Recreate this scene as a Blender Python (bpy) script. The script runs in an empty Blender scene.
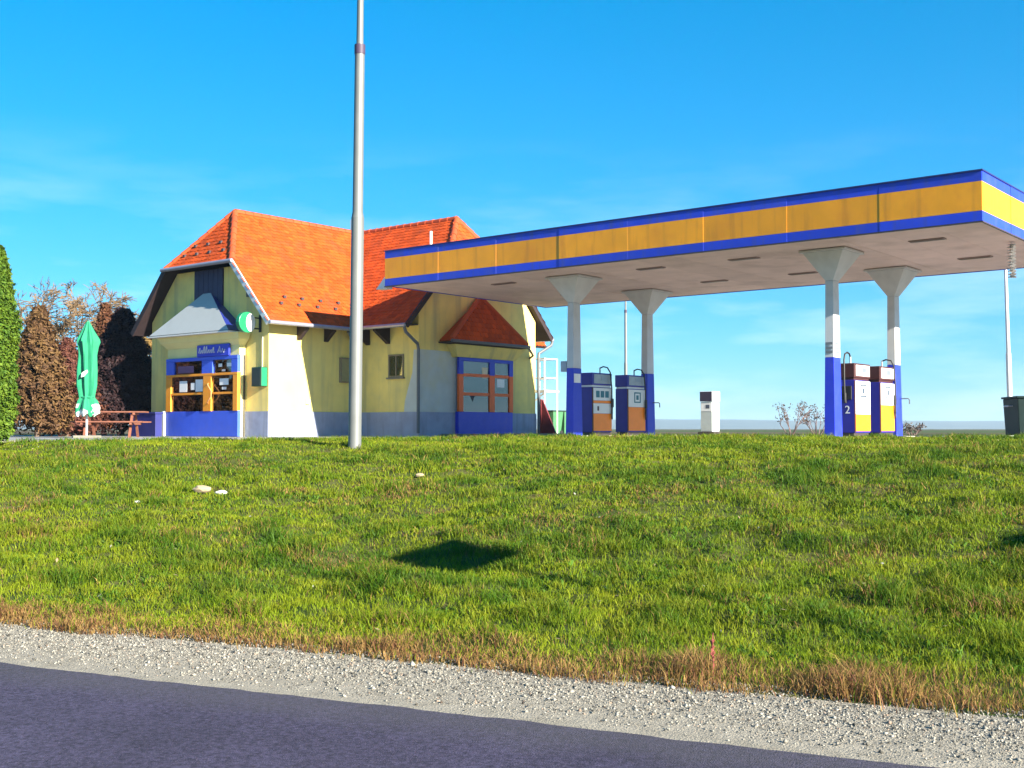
import bpy, bmesh, math, random
import numpy as np
from mathutils import Vector, Matrix
R = math.radians
random.seed(7); rng = np.random.default_rng(7)
scene = bpy.context.scene
COL = scene.collection

# ------------------------------------------------------------------ camera
H, P = 1.55, 1.30                 # camera height, level of the station forecourt
cam = bpy.data.objects.new('camera', bpy.data.cameras.new('camera'))
COL.objects.link(cam); scene.camera = cam
cam.data.sensor_width = 36; cam.data.lens = 1150 / 1024 * 36
cam.data.clip_end = 20000; cam.data.clip_start = .05
cam.location = (0, 0, H); cam.rotation_euler = (R(90) + math.atan(45 / 1150), 0, 0)

# station frame: x along the canopy front (to the right), y away from the road
AN = R(-38.9); CX, CY = 9.142, 22.203
ca, sa = math.cos(AN), math.sin(AN)
def W(x, y, z=0.0):
    return Vector((CX + x * ca - y * sa, CY + x * sa + y * ca, P + z))

# ------------------------------------------------------------------ light
EL, AZ = R(20.5), R(5.2)
sx, sy = math.cos(AZ), -math.sin(AZ)
SUN = Vector((math.cos(EL) * (sx * ca - sy * sa), math.cos(EL) * (sx * sa + sy * ca), math.sin(EL)))
world = bpy.data.worlds.new('World'); scene.world = world; world.use_nodes = True
nt = world.node_tree; nt.nodes.clear()
sky = nt.nodes.new('ShaderNodeTexSky'); sky.sky_type = 'NISHITA'; sky.sun_disc = False
sky.sun_elevation = EL; sky.sun_rotation = math.atan2(SUN.x, SUN.y)
sky.air_density = 1.0; sky.dust_density = 0.25; sky.ozone_density = 3.0; sky.altitude = 100
hs = nt.nodes.new('ShaderNodeHueSaturation'); hs.inputs['Saturation'].default_value = 1.30
hs.inputs['Hue'].default_value = 0.492
tc = nt.nodes.new('ShaderNodeTexCoord'); mp = nt.nodes.new('ShaderNodeMapping')
mp.inputs['Scale'].default_value = (2.2, 2.2, 11)
nz = nt.nodes.new('ShaderNodeTexNoise'); nz.inputs['Scale'].default_value = 2.3
nz.inputs['Detail'].default_value = 6; nz.inputs['Roughness'].default_value = .55
cr = nt.nodes.new('ShaderNodeValToRGB')
cr.color_ramp.elements[0].position = .47; cr.color_ramp.elements[1].position = .80
cr.color_ramp.elements[1].color = (.42, .42, .42, 1)
mx = nt.nodes.new('ShaderNodeMix'); mx.data_type = 'RGBA'; mx.inputs['B'].default_value = (6.6, 7.6, 8.2, 1)
bg = nt.nodes.new('ShaderNodeBackground'); bg.inputs['Strength'].default_value = 0.052
wo = nt.nodes.new('ShaderNodeOutputWorld')
L = nt.links.new
gm = nt.nodes.new('ShaderNodeGamma'); gm.inputs['Gamma'].default_value = .66
tn = nt.nodes.new('ShaderNodeMix'); tn.data_type = 'RGBA'; tn.blend_type = 'MULTIPLY'; tn.inputs['Factor'].default_value = 1; tn.inputs['B'].default_value = (.95, 1.42, 1.92, 1)
L(sky.outputs[0], gm.inputs['Color']); L(gm.outputs[0], tn.inputs['A']); L(tn.outputs['Result'], hs.inputs['Color']); L(hs.outputs[0], mx.inputs['A'])
L(tc.outputs['Generated'], mp.inputs['Vector']); L(mp.outputs[0], nz.inputs['Vector'])
sep = nt.nodes.new('ShaderNodeSeparateXYZ'); L(tc.outputs['Generated'], sep.inputs[0])     # thin wisps low in the sky all round
lowm = nt.nodes.new('ShaderNodeMapRange'); lowm.inputs[1].default_value = .25; lowm.inputs[2].default_value = .10; L(sep.outputs['Z'], lowm.inputs[0])
mu_ = nt.nodes.new('ShaderNodeMath'); mu_.operation = 'MULTIPLY'
L(nz.outputs['Fac'], cr.inputs['Fac']); L(cr.outputs[0], mu_.inputs[0]); L(lowm.outputs[0], mu_.inputs[1]); L(mu_.outputs[0], mx.inputs['Factor'])
L(mx.outputs['Result'], bg.inputs['Color']); L(bg.outputs[0], wo.inputs['Surface'])
sl = bpy.data.lights.new('sun', 'SUN'); sl.energy = 5.0; sl.angle = R(.5); sl.color = (1, .93, .80)
so = bpy.data.objects.new('sun', sl); COL.objects.link(so); so.location = (20, -20, 30)
so.rotation_euler = (-SUN).to_track_quat('-Z', 'Y').to_euler()
vs = scene.view_settings
vs.view_transform = 'Standard'; vs.look = 'None'; vs.exposure = 1.9; vs.gamma = 1; vs.use_curve_mapping = False

# ------------------------------------------------------------------ materials
MATS = {}
def mat(name, col, rough=.6, var=.12, scale=6., bump=0., bscale=40., metal=0., spec=.5, dirt=None, dscale=2., coat=0., rnd=0., island=0., streak=None):
    """principled material whose colour wanders a little with noise, optional stain colour, bump, per object / per island variation"""
    if name in MATS: return MATS[name]
    m = bpy.data.materials.new(name); m.use_nodes = True; MATS[name] = m
    t = m.node_tree; b = t.nodes['Principled BSDF']; k = t.links.new
    b.inputs['Roughness'].default_value = rough; b.inputs['Metallic'].default_value = metal
    b.inputs['Specular IOR Level'].default_value = spec; b.inputs['Coat Weight'].default_value = coat
    c = t.nodes.new('ShaderNodeTexCoord')
    n = t.nodes.new('ShaderNodeTexNoise'); n.inputs['Scale'].default_value = scale; n.inputs['Detail'].default_value = 6
    k(c.outputs['Object'], n.inputs['Vector'])
    r = t.nodes.new('ShaderNodeMapRange'); r.inputs[1].default_value = .25; r.inputs[2].default_value = .75
    r.inputs[3].default_value = 1 - var; r.inputs[4].default_value = 1 + var
    k(n.outputs['Fac'], r.inputs[0]); val = r.outputs[0]
    def mul(a, bb, lo, hi):
        q = t.nodes.new('ShaderNodeMapRange'); q.inputs[3].default_value = lo; q.inputs[4].default_value = hi
        k(bb, q.inputs[0]); w = t.nodes.new('ShaderNodeMath'); w.operation = 'MULTIPLY'
        k(a, w.inputs[0]); k(q.outputs[0], w.inputs[1]); return w.outputs[0]
    if rnd:
        oi = t.nodes.new('ShaderNodeObjectInfo'); val = mul(val, oi.outputs['Random'], 1 - rnd, 1 + rnd)
    if island:
        g = t.nodes.new('ShaderNodeNewGeometry'); val = mul(val, g.outputs['Random Per Island'], 1 - island, 1 + island)
    v = t.nodes.new('ShaderNodeVectorMath'); v.operation = 'SCALE'; v.inputs[0].default_value = col[:3]
    k(val, v.inputs['Scale']); out = v.outputs[0]
    if dirt:
        n2 = t.nodes.new('ShaderNodeTexNoise'); n2.inputs['Scale'].default_value = dscale; n2.inputs['Detail'].default_value = 8
        n2.inputs['Roughness'].default_value = .65; k(c.outputs['Object'], n2.inputs['Vector'])
        rr = t.nodes.new('ShaderNodeMapRange'); rr.inputs[1].default_value = .5; rr.inputs[2].default_value = .75
        rr.inputs[4].default_value = dirt[3]; k(n2.outputs['Fac'], rr.inputs[0])
        mm = t.nodes.new('ShaderNodeMix'); mm.data_type = 'RGBA'; mm.inputs['B'].default_value = (*dirt[:3], 1)
        k(rr.outputs[0], mm.inputs['Factor']); k(out, mm.inputs['A']); out = mm.outputs['Result']
    if streak:
        mp_ = t.nodes.new('ShaderNodeMapping'); mp_.inputs['Scale'].default_value = (streak[4], streak[4], streak[4]*.09); k(c.outputs['Object'], mp_.inputs['Vector'])
        n4 = t.nodes.new('ShaderNodeTexNoise'); n4.inputs['Scale'].default_value = 1; n4.inputs['Detail'].default_value = 5; k(mp_.outputs[0], n4.inputs['Vector'])
        r4 = t.nodes.new('ShaderNodeMapRange'); r4.inputs[1].default_value = .52; r4.inputs[2].default_value = .8; r4.inputs[4].default_value = streak[3]; k(n4.outputs['Fac'], r4.inputs[0])
        m4 = t.nodes.new('ShaderNodeMix'); m4.data_type = 'RGBA'; m4.inputs['B'].default_value = (*streak[:3], 1); k(r4.outputs[0], m4.inputs['Factor']); k(out, m4.inputs['A']); out = m4.outputs['Result']
    k(out, b.inputs['Base Color'])
    if bump:
        nb = t.nodes.new('ShaderNodeTexNoise'); nb.inputs['Scale'].default_value = bscale; nb.inputs['Detail'].default_value = 5
        k(c.outputs['Object'], nb.inputs['Vector'])
        bb = t.nodes.new('ShaderNodeBump'); bb.inputs['Strength'].default_value = bump; bb.inputs['Distance'].default_value = .02
        k(nb.outputs['Fac'], bb.inputs['Height']); k(bb.outputs[0], b.inputs['Normal'])
    return m
def attr_mat(name, rough=.6, transl=.3, spec=.3):
    m = bpy.data.materials.new(name); m.use_nodes = True; t = m.node_tree; b = t.nodes['Principled BSDF']
    a = t.nodes.new('ShaderNodeAttribute'); a.attribute_name = 'col'
    t.links.new(a.outputs['Color'], b.inputs['Base Color']); b.inputs['Roughness'].default_value = rough
    b.inputs['Specular IOR Level'].default_value = spec
    tr = t.nodes.new('ShaderNodeBsdfTranslucent'); t.links.new(a.outputs['Color'], tr.inputs['Color'])
    mi = t.nodes.new('ShaderNodeMixShader'); mi.inputs[0].default_value = transl
    t.links.new(b.outputs[0], mi.inputs[1]); t.links.new(tr.outputs[0], mi.inputs[2])
    t.links.new(mi.outputs[0], t.nodes['Material Output'].inputs['Surface']); return m
def glass_mat():
    m = bpy.data.materials.new('window glass'); m.use_nodes = True; t = m.node_tree; t.nodes.clear()
    o = t.nodes.new('ShaderNodeOutputMaterial'); g = t.nodes.new('ShaderNodeBsdfGlossy'); g.inputs['Roughness'].default_value = .03
    g.inputs['Color'].default_value = (.9, .95, 1, 1)
    tr = t.nodes.new('ShaderNodeBsdfTransparent'); tr.inputs['Color'].default_value = (.93, .96, .96, 1)
    lw = t.nodes.new('ShaderNodeFresnel'); lw.inputs['IOR'].default_value = 2.1
    mi = t.nodes.new('ShaderNodeMixShader'); t.links.new(lw.outputs[0], mi.inputs[0])
    t.links.new(tr.outputs[0], mi.inputs[1]); t.links.new(g.outputs[0], mi.inputs[2]); t.links.new(mi.outputs[0], o.inputs['Surface'])
    return m
BLUE = mat('deep blue paint', (.018, .035, .52), .4, .10, 3, dirt=(.10, .10, .25, .35), dscale=3)
BLUEF = mat('bright blue fascia paint', (.02, .05, .56), .4, .08, 2, rnd=.12, dirt=(.12, .13, .30, .3), dscale=1.5, bump=.25, bscale=2.2, streak=(.08, .08, .14, .55, 5))
ORNG = mat('amber orange fascia sheet', (.90, .34, .005), .45, .10, 1.2, rnd=.10, dirt=(.75, .22, .008, .5), dscale=1.3, bump=.3, bscale=2.0, streak=(.36, .13, .02, .6, 4.5))
WHITE = mat('white paint', (.66, .66, .64), .5, .06, 5, dirt=(.45, .42, .38, .4), dscale=3)
GREYW = mat('weathered light grey paint', (.58, .58, .58), .55, .10, 4, dirt=(.42, .39, .37, .5), dscale=2)
SOFF = mat('pinkish grey soffit sheet', (.70, .53, .47), .7, .10, 1.5, rnd=.06, dirt=(.40, .28, .24, .6), dscale=.9)
DARK = mat('dark slot metal', (.05, .035, .035), .5)
TILE = mat('orange clay roof tile', (.47, .066, .009), .8, .14, 1.0, island=.24, spec=.15, dirt=(.26, .05, .02, .75), dscale=1.6)
RIDGE = mat('orange clay ridge tile', (.40, .058, .009), .8, .14, 3, rnd=.15)
WOOD = mat('dark stained roof timber', (.022, .011, .012), .7, .25, 6)
GUTT = mat('grey zinc gutter', (.30, .30, .36), .4, .1, 8, metal=.4)
PIPE = mat('dark grey downpipe', (.10, .11, .12), .5, .1, 8)
PLINTH = mat('blue grey plinth render', (.30, .33, .44), .85, .12, 3, bump=.3, bscale=60, dirt=(.22, .22, .26, .6), dscale=1.4, streak=(.17, .16, .15, .7, 4))
GREYM = mat('pale grey sheet metal', (.36, .38, .37), .5, .08, 2, dirt=(.27, .28, .28, .5), dscale=2)
DBLUE = mat('dark blue glossy sheet', (.012, .02, .16), .35, .1, 4)
FRAMEO = mat('orange painted door frame', (.85, .31, .02), .5, .08, 6)
FRAMER = mat('red orange painted door frame', (.85, .13, .006), .5, .08, 6)
GLASS = glass_mat()
PAPER = mat('paper notice', (.80, .80, .78), .8, .05, 9)
BROWNB = mat('brown chipboard', (.30, .17, .11), .8, .35, 14)
BLACK = mat('black rubber', (.012, .012, .013), .6)
PANEBK = mat('pale pane backing', (.82, .82, .84), .9, .12, 9)  # pale backing; behind the forecourt door panes it imitates reflected brightness
CONC = mat('pale concrete', (.19, .175, .14), .9, .15, 5, bump=.3, bscale=50, dirt=(.12, .11, .08, .7), dscale=1.5)
POLE = mat('grey galvanised pole', (.155, .16, .152), .5, .10, 3, metal=.2, dirt=(.13, .125, .13, .6), dscale=2)
def wall_mat():
    """yellow render, with the separate pale grey lower patch at the corner by the forecourt door"""
    m = mat('faded yellow render', (.80, .63, .19), .9, .09, 1.6, bump=.25, bscale=70, dirt=(.50, .44, .20, .55), dscale=.9, streak=(.34, .31, .18, .7, 3.2))
    return m
YEL = wall_mat()
YELP = mat('cream yellow render', (.78, .70, .30), .9, .07, 2, bump=.2, bscale=70)
PATCH = mat('pale grey patch', (.50, .53, .50), .9, .10, 2, dirt=(.55, .50, .26, .55), dscale=1.1)

# ------------------------------------------------------------------ builders
class MB:
    def __init__(s, off=(0, 0, 0)): s.v = []; s.f = []; s.sm = []; s.off = off
    def add(s, vs, fs, smooth=False):
        b = len(s.v); s.v += [tuple(p) for p in vs]
        for f in fs: s.f.append(tuple(b + i for i in f)); s.sm.append(smooth)
        return s
    def box(s, x0, x1, y0, y1, z0, z1):
        return s.add([(x, y, z) for z in (z0, z1) for y in (y0, y1) for x in (x0, x1)],
                     [(0, 2, 3, 1), (4, 5, 7, 6), (0, 1, 5, 4), (2, 6, 7, 3), (0, 4, 6, 2), (1, 3, 7, 5)])
    def cbox(s, c, d): return s.box(c[0]-d[0]/2, c[0]+d[0]/2, c[1]-d[1]/2, c[1]+d[1]/2, c[2]-d[2]/2, c[2]+d[2]/2)
    def prism(s, bottom, top):
        n = len(bottom)
        return s.add(list(bottom) + list(top), [tuple(range(n))[::-1], tuple(range(n, 2*n))] + [(i, (i+1) % n, n+(i+1) % n, n+i) for i in range(n)])
    def slab(s, poly, th):
        """polygon thickened downwards along its normal"""
        p = [Vector(q) for q in poly]; n = (p[1]-p[0]).cross(p[2]-p[0]).normalized()
        if n.z < 0: n = -n; p = p[::-1]
        return s.prism([q - n*th for q in p], p)
    def tube(s, pts, r, seg=8, cap=True):
        pts = [Vector(p) for p in pts]; rs = r if isinstance(r, (list, tuple)) else [r]*len(pts)
        vs, fs = [], []; up = Vector((0, 0, 1)); side = None
        for i, p in enumerate(pts):
            d = (pts[min(i+1, len(pts)-1)] - pts[max(i-1, 0)]).normalized()
            if side is None:
                side = d.cross(up)
                if side.length < .05: side = Vector((1, 0, 0))
            side = (side - d*side.dot(d)).normalized(); o = d.cross(side)
            for k in range(seg):
                a = 2*math.pi*k/seg; vs.append(p + (side*math.cos(a) + o*math.sin(a))*rs[i])
        for i in range(len(pts)-1):
            for k in range(seg):
                k2 = (k+1) % seg; fs.append((i*seg+k, i*seg+k2, (i+1)*seg+k2, (i+1)*seg+k))
        if cap: fs += [tuple(range(seg))[::-1], tuple(range((len(pts)-1)*seg, len(pts)*seg))]
        return s.add(vs, fs, seg > 5)
    def build(s, name, m, parent=None, bevel=0):
        me = bpy.data.meshes.new(name); o3 = s.off
        me.from_pydata([(a-o3[0], b-o3[1], c-o3[2]) for a, b, c in s.v], [], s.f)
        me.polygons.foreach_set('use_smooth', s.sm); me.materials.append(m)
        bm = bmesh.new(); bm.from_mesh(me); bmesh.ops.recalc_face_normals(bm, faces=bm.faces); bm.to_mesh(me); bm.free()
        if any(s.sm): me.set_sharp_from_angle(angle=R(40))
        o = bpy.data.objects.new(name, me); COL.objects.link(o)
        if parent: o.parent = parent
        if bevel:
            bv = o.modifiers.new('bevel', 'BEVEL'); bv.width = bevel; bv.segments = 2; bv.limit_method = 'ANGLE'
        return o
def tag(o, label, cat, group=None):
    o['label'] = label; o['category'] = cat
    if group: o['group'] = group
    return o
def thing(name, label, cat, loc, rz=0., group=None):
    o = bpy.data.objects.new(name, None); COL.objects.link(o); o.empty_display_size = .2
    o.location = loc; o.rotation_euler = (0, 0, rz); return tag(o, label, cat, group)
def place(o, loc, rz=0): o.location = loc; o.rotation_euler = (0, 0, rz); return o
def copy_tree(o, parent=None):
    c = o.copy(); COL.objects.link(c); c.parent = parent
    for ch in list(o.children): copy_tree(ch, c)
    return c
def struct(o, kind='structure'): o['kind'] = kind; return o
def npmesh(name, v, loops, counts, m, col=None, smooth=False):
    me = bpy.data.meshes.new(name)
    me.vertices.add(len(v)); me.vertices.foreach_set('co', np.ascontiguousarray(v, dtype=np.float32).ravel())
    me.loops.add(len(loops)); me.loops.foreach_set('vertex_index', np.ascontiguousarray(loops, dtype=np.int32))
    st = np.concatenate(([0], np.cumsum(counts)[:-1])).astype(np.int32)
    me.polygons.add(len(counts)); me.polygons.foreach_set('loop_start', st)
    me.polygons.foreach_set('loop_total', np.asarray(counts, dtype=np.int32))
    if smooth: me.polygons.foreach_set('use_smooth', np.ones(len(counts), dtype=bool))
    if col is not None:
        at = me.color_attributes.new('col', 'FLOAT_COLOR', 'POINT')
        at.data.foreach_set('color', np.ascontiguousarray(np.c_[col, np.ones(len(col))], dtype=np.float32).ravel())
    me.update(); me.validate(); me.materials.append(m)
    o = bpy.data.objects.new(name, me); COL.objects.link(o); return o
# value noise
_G = rng.random((256, 256))
def vnoise(x, y):
    xi = np.floor(x).astype(int); yi = np.floor(y).astype(int); fx = x-xi; fy = y-yi
    fx = fx*fx*(3-2*fx); fy = fy*fy*(3-2*fy); g = lambda i, j: _G[i % 256, j % 256]
    return (g(xi, yi)*(1-fx)+g(xi+1, yi)*fx)*(1-fy)+(g(xi, yi+1)*(1-fx)+g(xi+1, yi+1)*fx)*fy
def fbm(x, y, o=3):
    s = 0; a = .5; t = 0
    for i in range(o): s = s+a*vnoise(x*2**i+17*i, y*2**i+31*i); t += a; a *= .5
    return s/t

# ------------------------------------------------------------------ terrain
RA = R(-24); rc, rs_ = math.cos(RA), math.sin(RA)        # the road runs at this angle
def rn(x, y): return x*rc + y*rs_, -x*rs_ + y*rc           # along the road, away from the road
def wxy(r, n): return r*rc - n*rs_, r*rs_ + n*rc
N_ROAD, N_GRAV = 5.62, 6.72
def zt(r, n):
    t = np.clip((n-6.7)/(7.3+2.5*np.clip((r+14)/4, 0, 1)), 0, 1); s = t*t*(3-2*t); z = P*(.5*t+.5*s)
    w = np.clip((n-6.8)/1.2, 0, 1)*np.clip((17.5-n)/3.5, 0, 1)
    z = z + .08*np.exp(-((n-20.5)/2.2)**2)*np.clip((r+12)/3, 0, 1)*np.clip((40-r)/10, 0, 1)      # low grassy swell before the forecourt
    return z + w*(.16*(fbm(r*.45+9, n*.45)-.5) + .15*(fbm(r*1.5, n*1.9+5)-.5) + .07*(fbm(r*4.3+3, n*5.1, 2)-.5))
def axis(parts):
    a = [np.linspace(p, q, k, endpoint=False) for p, q, k in parts]; return np.concatenate(a+[[parts[-1][1]]])
gr = axis([(-6000, -600, 8), (-600, -60, 12), (-60, -16, 22), (-16, 16, 330), (16, 60, 22), (60, 600, 12), (600, 6000, 8)])
gn = axis([(-1500, -50, 6), (-50, 5, 12), (5, 19, 190), (19, 26, 24), (26, 40, 8), (40, 300, 14), (300, 6000, 10)])
RR, NN = np.meshgrid(gr, gn); X_, Y_ = wxy(RR, NN); Z_ = zt(RR, NN)
nv = np.c_[X_.ravel(), Y_.ravel(), Z_.ravel()]; wd = len(gr)
ii, jj = np.meshgrid(np.arange(len(gn)-1), np.arange(wd-1), indexing='ij'); b0 = (ii*wd+jj).ravel()
loops = np.c_[b0, b0+1, b0+wd+1, b0+wd].ravel()
def ground_mat():
    m = bpy.data.materials.new('soil and far fields'); m.use_nodes = True; t = m.node_tree; k = t.links.new; b = t.nodes['Principled BSDF']
    b.inputs['Roughness'].default_value = .95; b.inputs['Specular IOR Level'].default_value = .1
    c = t.nodes.new('ShaderNodeTexCoord')
    def ns(sc, det=5):
        n = t.nodes.new('ShaderNodeTexNoise'); n.inputs['Scale'].default_value = sc; n.inputs['Detail'].default_value = det; k(c.outputs['Object'], n.inputs['Vector']); return n.outputs['Fac']
    r1 = t.nodes.new('ShaderNodeValToRGB'); e = r1.color_ramp.elements
    e[0].position = .35; e[0].color = (.035, .06, .012, 1); e[1].position = .7; e[1].color = (.10, .085, .03, 1); k(ns(3), r1.inputs[0])
    r2 = t.nodes.new('ShaderNodeValToRGB'); e = r2.color_ramp.elements; r2.color_ramp.interpolation = 'CONSTANT'
    e[0].position = 0; e[0].color = (.11, .085, .05, 1); e[1].position = .48; e[1].color = (.07, .09, .03, 1)
    q = e.new(.58); q.color = (.13, .105, .06, 1); k(ns(.006, 1), r2.inputs[0])
    s = t.nodes.new('ShaderNodeSeparateXYZ'); k(c.outputs['Object'], s.inputs[0])
    mr = t.nodes.new('ShaderNodeMapRange'); mr.inputs[1].default_value = 55; mr.inputs[2].default_value = 75; k(s.outputs['Y'], mr.inputs[0])
    mi = t.nodes.new('ShaderNodeMix'); mi.data_type = 'RGBA'; k(mr.outputs[0], mi.inputs['Factor']); k(r1.outputs[0], mi.inputs['A']); k(r2.outputs[0], mi.inputs['B'])
    k(mi.outputs['Result'], b.inputs['Base Color']); return m
ground = struct(npmesh('ground', nv, loops, np.full(len(b0), 4), ground_mat(), smooth=True))

# road
def road_mat():
    m = mat('worn asphalt', (.046, .038, .066), .85, .34, .9, bump=.45, bscale=120, spec=.3)
    t = m.node_tree; k = t.links.new; b = t.nodes['Principled BSDF']; src = b.inputs['Base Color'].links[0].from_socket
    c = t.nodes.new('ShaderNodeTexCoord'); n = t.nodes.new('ShaderNodeTexNoise'); n.inputs['Scale'].default_value = 42; n.inputs['Detail'].default_value = 3
    k(c.outputs['Object'], n.inputs['Vector']); r = t.nodes.new('ShaderNodeMapRange'); r.inputs[1].default_value = .3; r.inputs[2].default_value = .72
    r.inputs[3].default_value = .5; r.inputs[4].default_value = 1.6; k(n.outputs['Fac'], r.inputs[0])
    v = t.nodes.new('ShaderNodeVectorMath'); v.operation = 'SCALE'; k(src, v.inputs[0]); k(r.outputs[0], v.inputs['Scale'])
    # paler specks of stone and a duller strip near the shoulder
    w = t.nodes.new('ShaderNodeTexVoronoi'); w.inputs['Scale'].default_value = 38; k(c.outputs['Object'], w.inputs['Vector'])
    wr = t.nodes.new('ShaderNodeMapRange'); wr.inputs[1].default_value = .05; wr.inputs[2].default_value = .2; wr.inputs[3].default_value = .5; wr.inputs[4].default_value = 0
    k(w.outputs['Distance'], wr.inputs[0])
    mi = t.nodes.new('ShaderNodeMix'); mi.data_type = 'RGBA'; mi.inputs['B'].default_value = (.17, .15, .17, 1); k(wr.outputs[0], mi.inputs['Factor']); k(v.outputs[0], mi.inputs['A'])
    s = t.nodes.new('ShaderNodeSeparateXYZ'); k(c.outputs['Object'], s.inputs[0])
    n3 = t.nodes.new('ShaderNodeTexNoise'); n3.inputs['Scale'].default_value = 2.5; k(c.outputs['Object'], n3.inputs['Vector'])
    ad = t.nodes.new('ShaderNodeMath'); ad.operation = 'MULTIPLY_ADD'; ad.inputs[1].default_value = .35; k(n3.outputs['Fac'], ad.inputs[0]); k(s.outputs['Y'], ad.inputs[2])
    er = t.nodes.new('ShaderNodeMapRange'); er.inputs[1].default_value = 5.25; er.inputs[2].default_value = 5.6; er.inputs[4].default_value = .40; k(ad.outputs[0], er.inputs[0])
    m2 = t.nodes.new('ShaderNodeMix'); m2.data_type = 'RGBA'; m2.inputs['B'].default_value = (.075, .07, .066, 1); k(er.outputs[0], m2.inputs['Factor']); k(mi.outputs['Result'], m2.inputs['A'])
    k(m2.outputs['Result'], b.inputs['Base Color']); return m
def strip(name, n0, n1, m, z, jag0=0, jag1=0):
    rr = axis([(-900, -14, 30), (-14, 12, 520), (12, 900, 30)])
    mb = MB(); q = len(rr)
    e0 = n0 + jag0*(fbm(rr*3.1, rr*0+3, 4)-.5)*2; e1 = n1 + jag1*(fbm(rr*3.7, rr*0+8, 4)-.5)*2
    vs = [(a, b, z) for a, b in zip(rr, e0)] + [(a, b, z) for a, b in zip(rr, e1)]
    mb.add(vs, [(i, i+1, q+i+1, q+i) for i in range(q-1)])
    o = mb.build(name, m); o.rotation_euler = (0, 0, RA); return struct(o)
strip('road', -1.6, N_ROAD, road_mat(), .010, 0, .035)
gravm = mat('pale limestone dust', (.30, .265, .205), .95, .20, 9, bump=.8, bscale=90, dirt=(.19, .165, .12, .6), dscale=4, spec=.2)
strip('gravel_shoulder', N_ROAD-.3, N_GRAV+.35, gravm, .005)

# loose stones of the shoulder
def stones():
    M = 62000
    r = rng.uniform(-7.5, 6.5, M); n = N_ROAD + .06 + (N_GRAV+.22-N_ROAD-.06)*rng.beta(1.9, 1.15, M)
    sz = np.exp(rng.normal(-5.38, .45, M)).clip(.003, .024); x, y = wxy(r, n)
    z = np.where(n > 6.7, zt(r, n), .005) + sz*.25
    base = np.array([(1, 0, 0), (-1, 0, 0), (0, 1, 0), (0, -1, 0), (0, 0, .8), (0, 0, -.8)], float)
    an = rng.uniform(0, 6.28, M); c, s = np.cos(an), np.sin(an)
    b = base[None]*rng.uniform(.55, 1.25, (M, 6, 1)) + rng.normal(0, .22, (M, 6, 3))
    b *= sz[:, None, None]
    v = np.stack([b[..., 0]*c[:, None]-b[..., 1]*s[:, None]+x[:, None], b[..., 0]*s[:, None]+b[..., 1]*c[:, None]+y[:, None], b[..., 2]+z[:, None]], -1).reshape(-1, 3)
    f = np.array([(0, 2, 4), (2, 1, 4), (1, 3, 4), (3, 0, 4), (2, 0, 5), (1, 2, 5), (3, 1, 5), (0, 3, 5)])
    lp = (np.arange(M)[:, None, None]*6+f[None]).ravel()
    g = rng.uniform(.13, .36, M); t = rng.random(M); g = np.where(t < .24, g*.33, g)
    colr = np.stack([g, g*.93, g*.77], -1); pk = rng.random(M) < .05; colr[pk] *= (1.1, .85, .75)
    o = npmesh('gravel', v, lp, np.full(M*8, 3), attr_mat('loose stone', .9, 0), np.repeat(colr, 6, 0))
    tag(o, 'pale loose gravel along the edge of the asphalt road', 'gravel'); struct(o, 'stuff')
stones()

# forecourt pavement
fc = [(-12.4, -14.5), (-12.4, -1.2), (9, -1.2), (9, 16), (-34, 16), (-34, -14.5)]
mb = MB(); mb.add([tuple(W(x, y, .012)) for x, y in fc], [tuple(range(6))])
struct(mb.build('forecourt_pavement', mat('grey forecourt concrete', (.27, .255, .235), .9, .2, 1.2, bump=.4, bscale=60)))
kerb = thing('kerb', 'low pale concrete kerb edging the grass before the house', 'kerb', W(-12.4, -13.4), AN)
yk = -13.4
while yk < -2.7:
    MB((-12.4, -13.4, 0)).box(-12.52, -12.36, yk+.006, min(yk+.994, -2.65), -.1, .055+random.uniform(-.006, .006)).build('kerb_stone', CONC, kerb, .012); yk += 1.0

# ------------------------------------------------------------------ grass
GRASS = attr_mat('grass blade', .6, .32, .16)
def inside_fc(x, y):
    lx = (x-CX)*ca+(y-CY)*sa; ly = -(x-CX)*sa+(y-CY)*ca
    return ((lx < -12.3) & (ly > -14.5)) | (ly > -1.2)
def blades(r, n, hgt, wid, lean, colr, name, label):
    x, y = wxy(r, n); z = zt(r, n)-.005; M = len(r)
    a = rng.uniform(0, 6.283, M); dx, dy = np.cos(a), np.sin(a); la = rng.uniform(0, 6.283, M)
    lx, ly = np.cos(la)*lean, np.sin(la)*lean
    hw = wid/2
    v = np.empty((M, 5, 3))
    v[:, 0] = np.stack([x-dx*hw, y-dy*hw, z], -1); v[:, 1] = np.stack([x+dx*hw, y+dy*hw, z], -1)
    mx_, my_ = x+lx*.35*hgt, y+ly*.35*hgt; mz = z+hgt*.62
    v[:, 2] = np.stack([mx_+dx*hw*.8, my_+dy*hw*.8, mz], -1); v[:, 3] = np.stack([mx_-dx*hw*.8, my_-dy*hw*.8, mz], -1)
    v[:, 4] = np.stack([x+lx*hgt, y+ly*hgt, z+hgt*np.sqrt(np.clip(1-(lean*.6)**2, .15, 1))], -1)
    k = np.arange(M)[:, None]*5
    lp = np.concatenate([k+np.array([[0, 1, 2, 3]]), k+np.array([[3, 2, 4]])], 1).ravel()
    o = npmesh(name, v.reshape(-1, 3), lp, np.tile([4, 3], M), GRASS, np.repeat(colr, 5, 0))
    tag(o, label, 'grass'); struct(o, 'stuff'); return o
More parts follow.
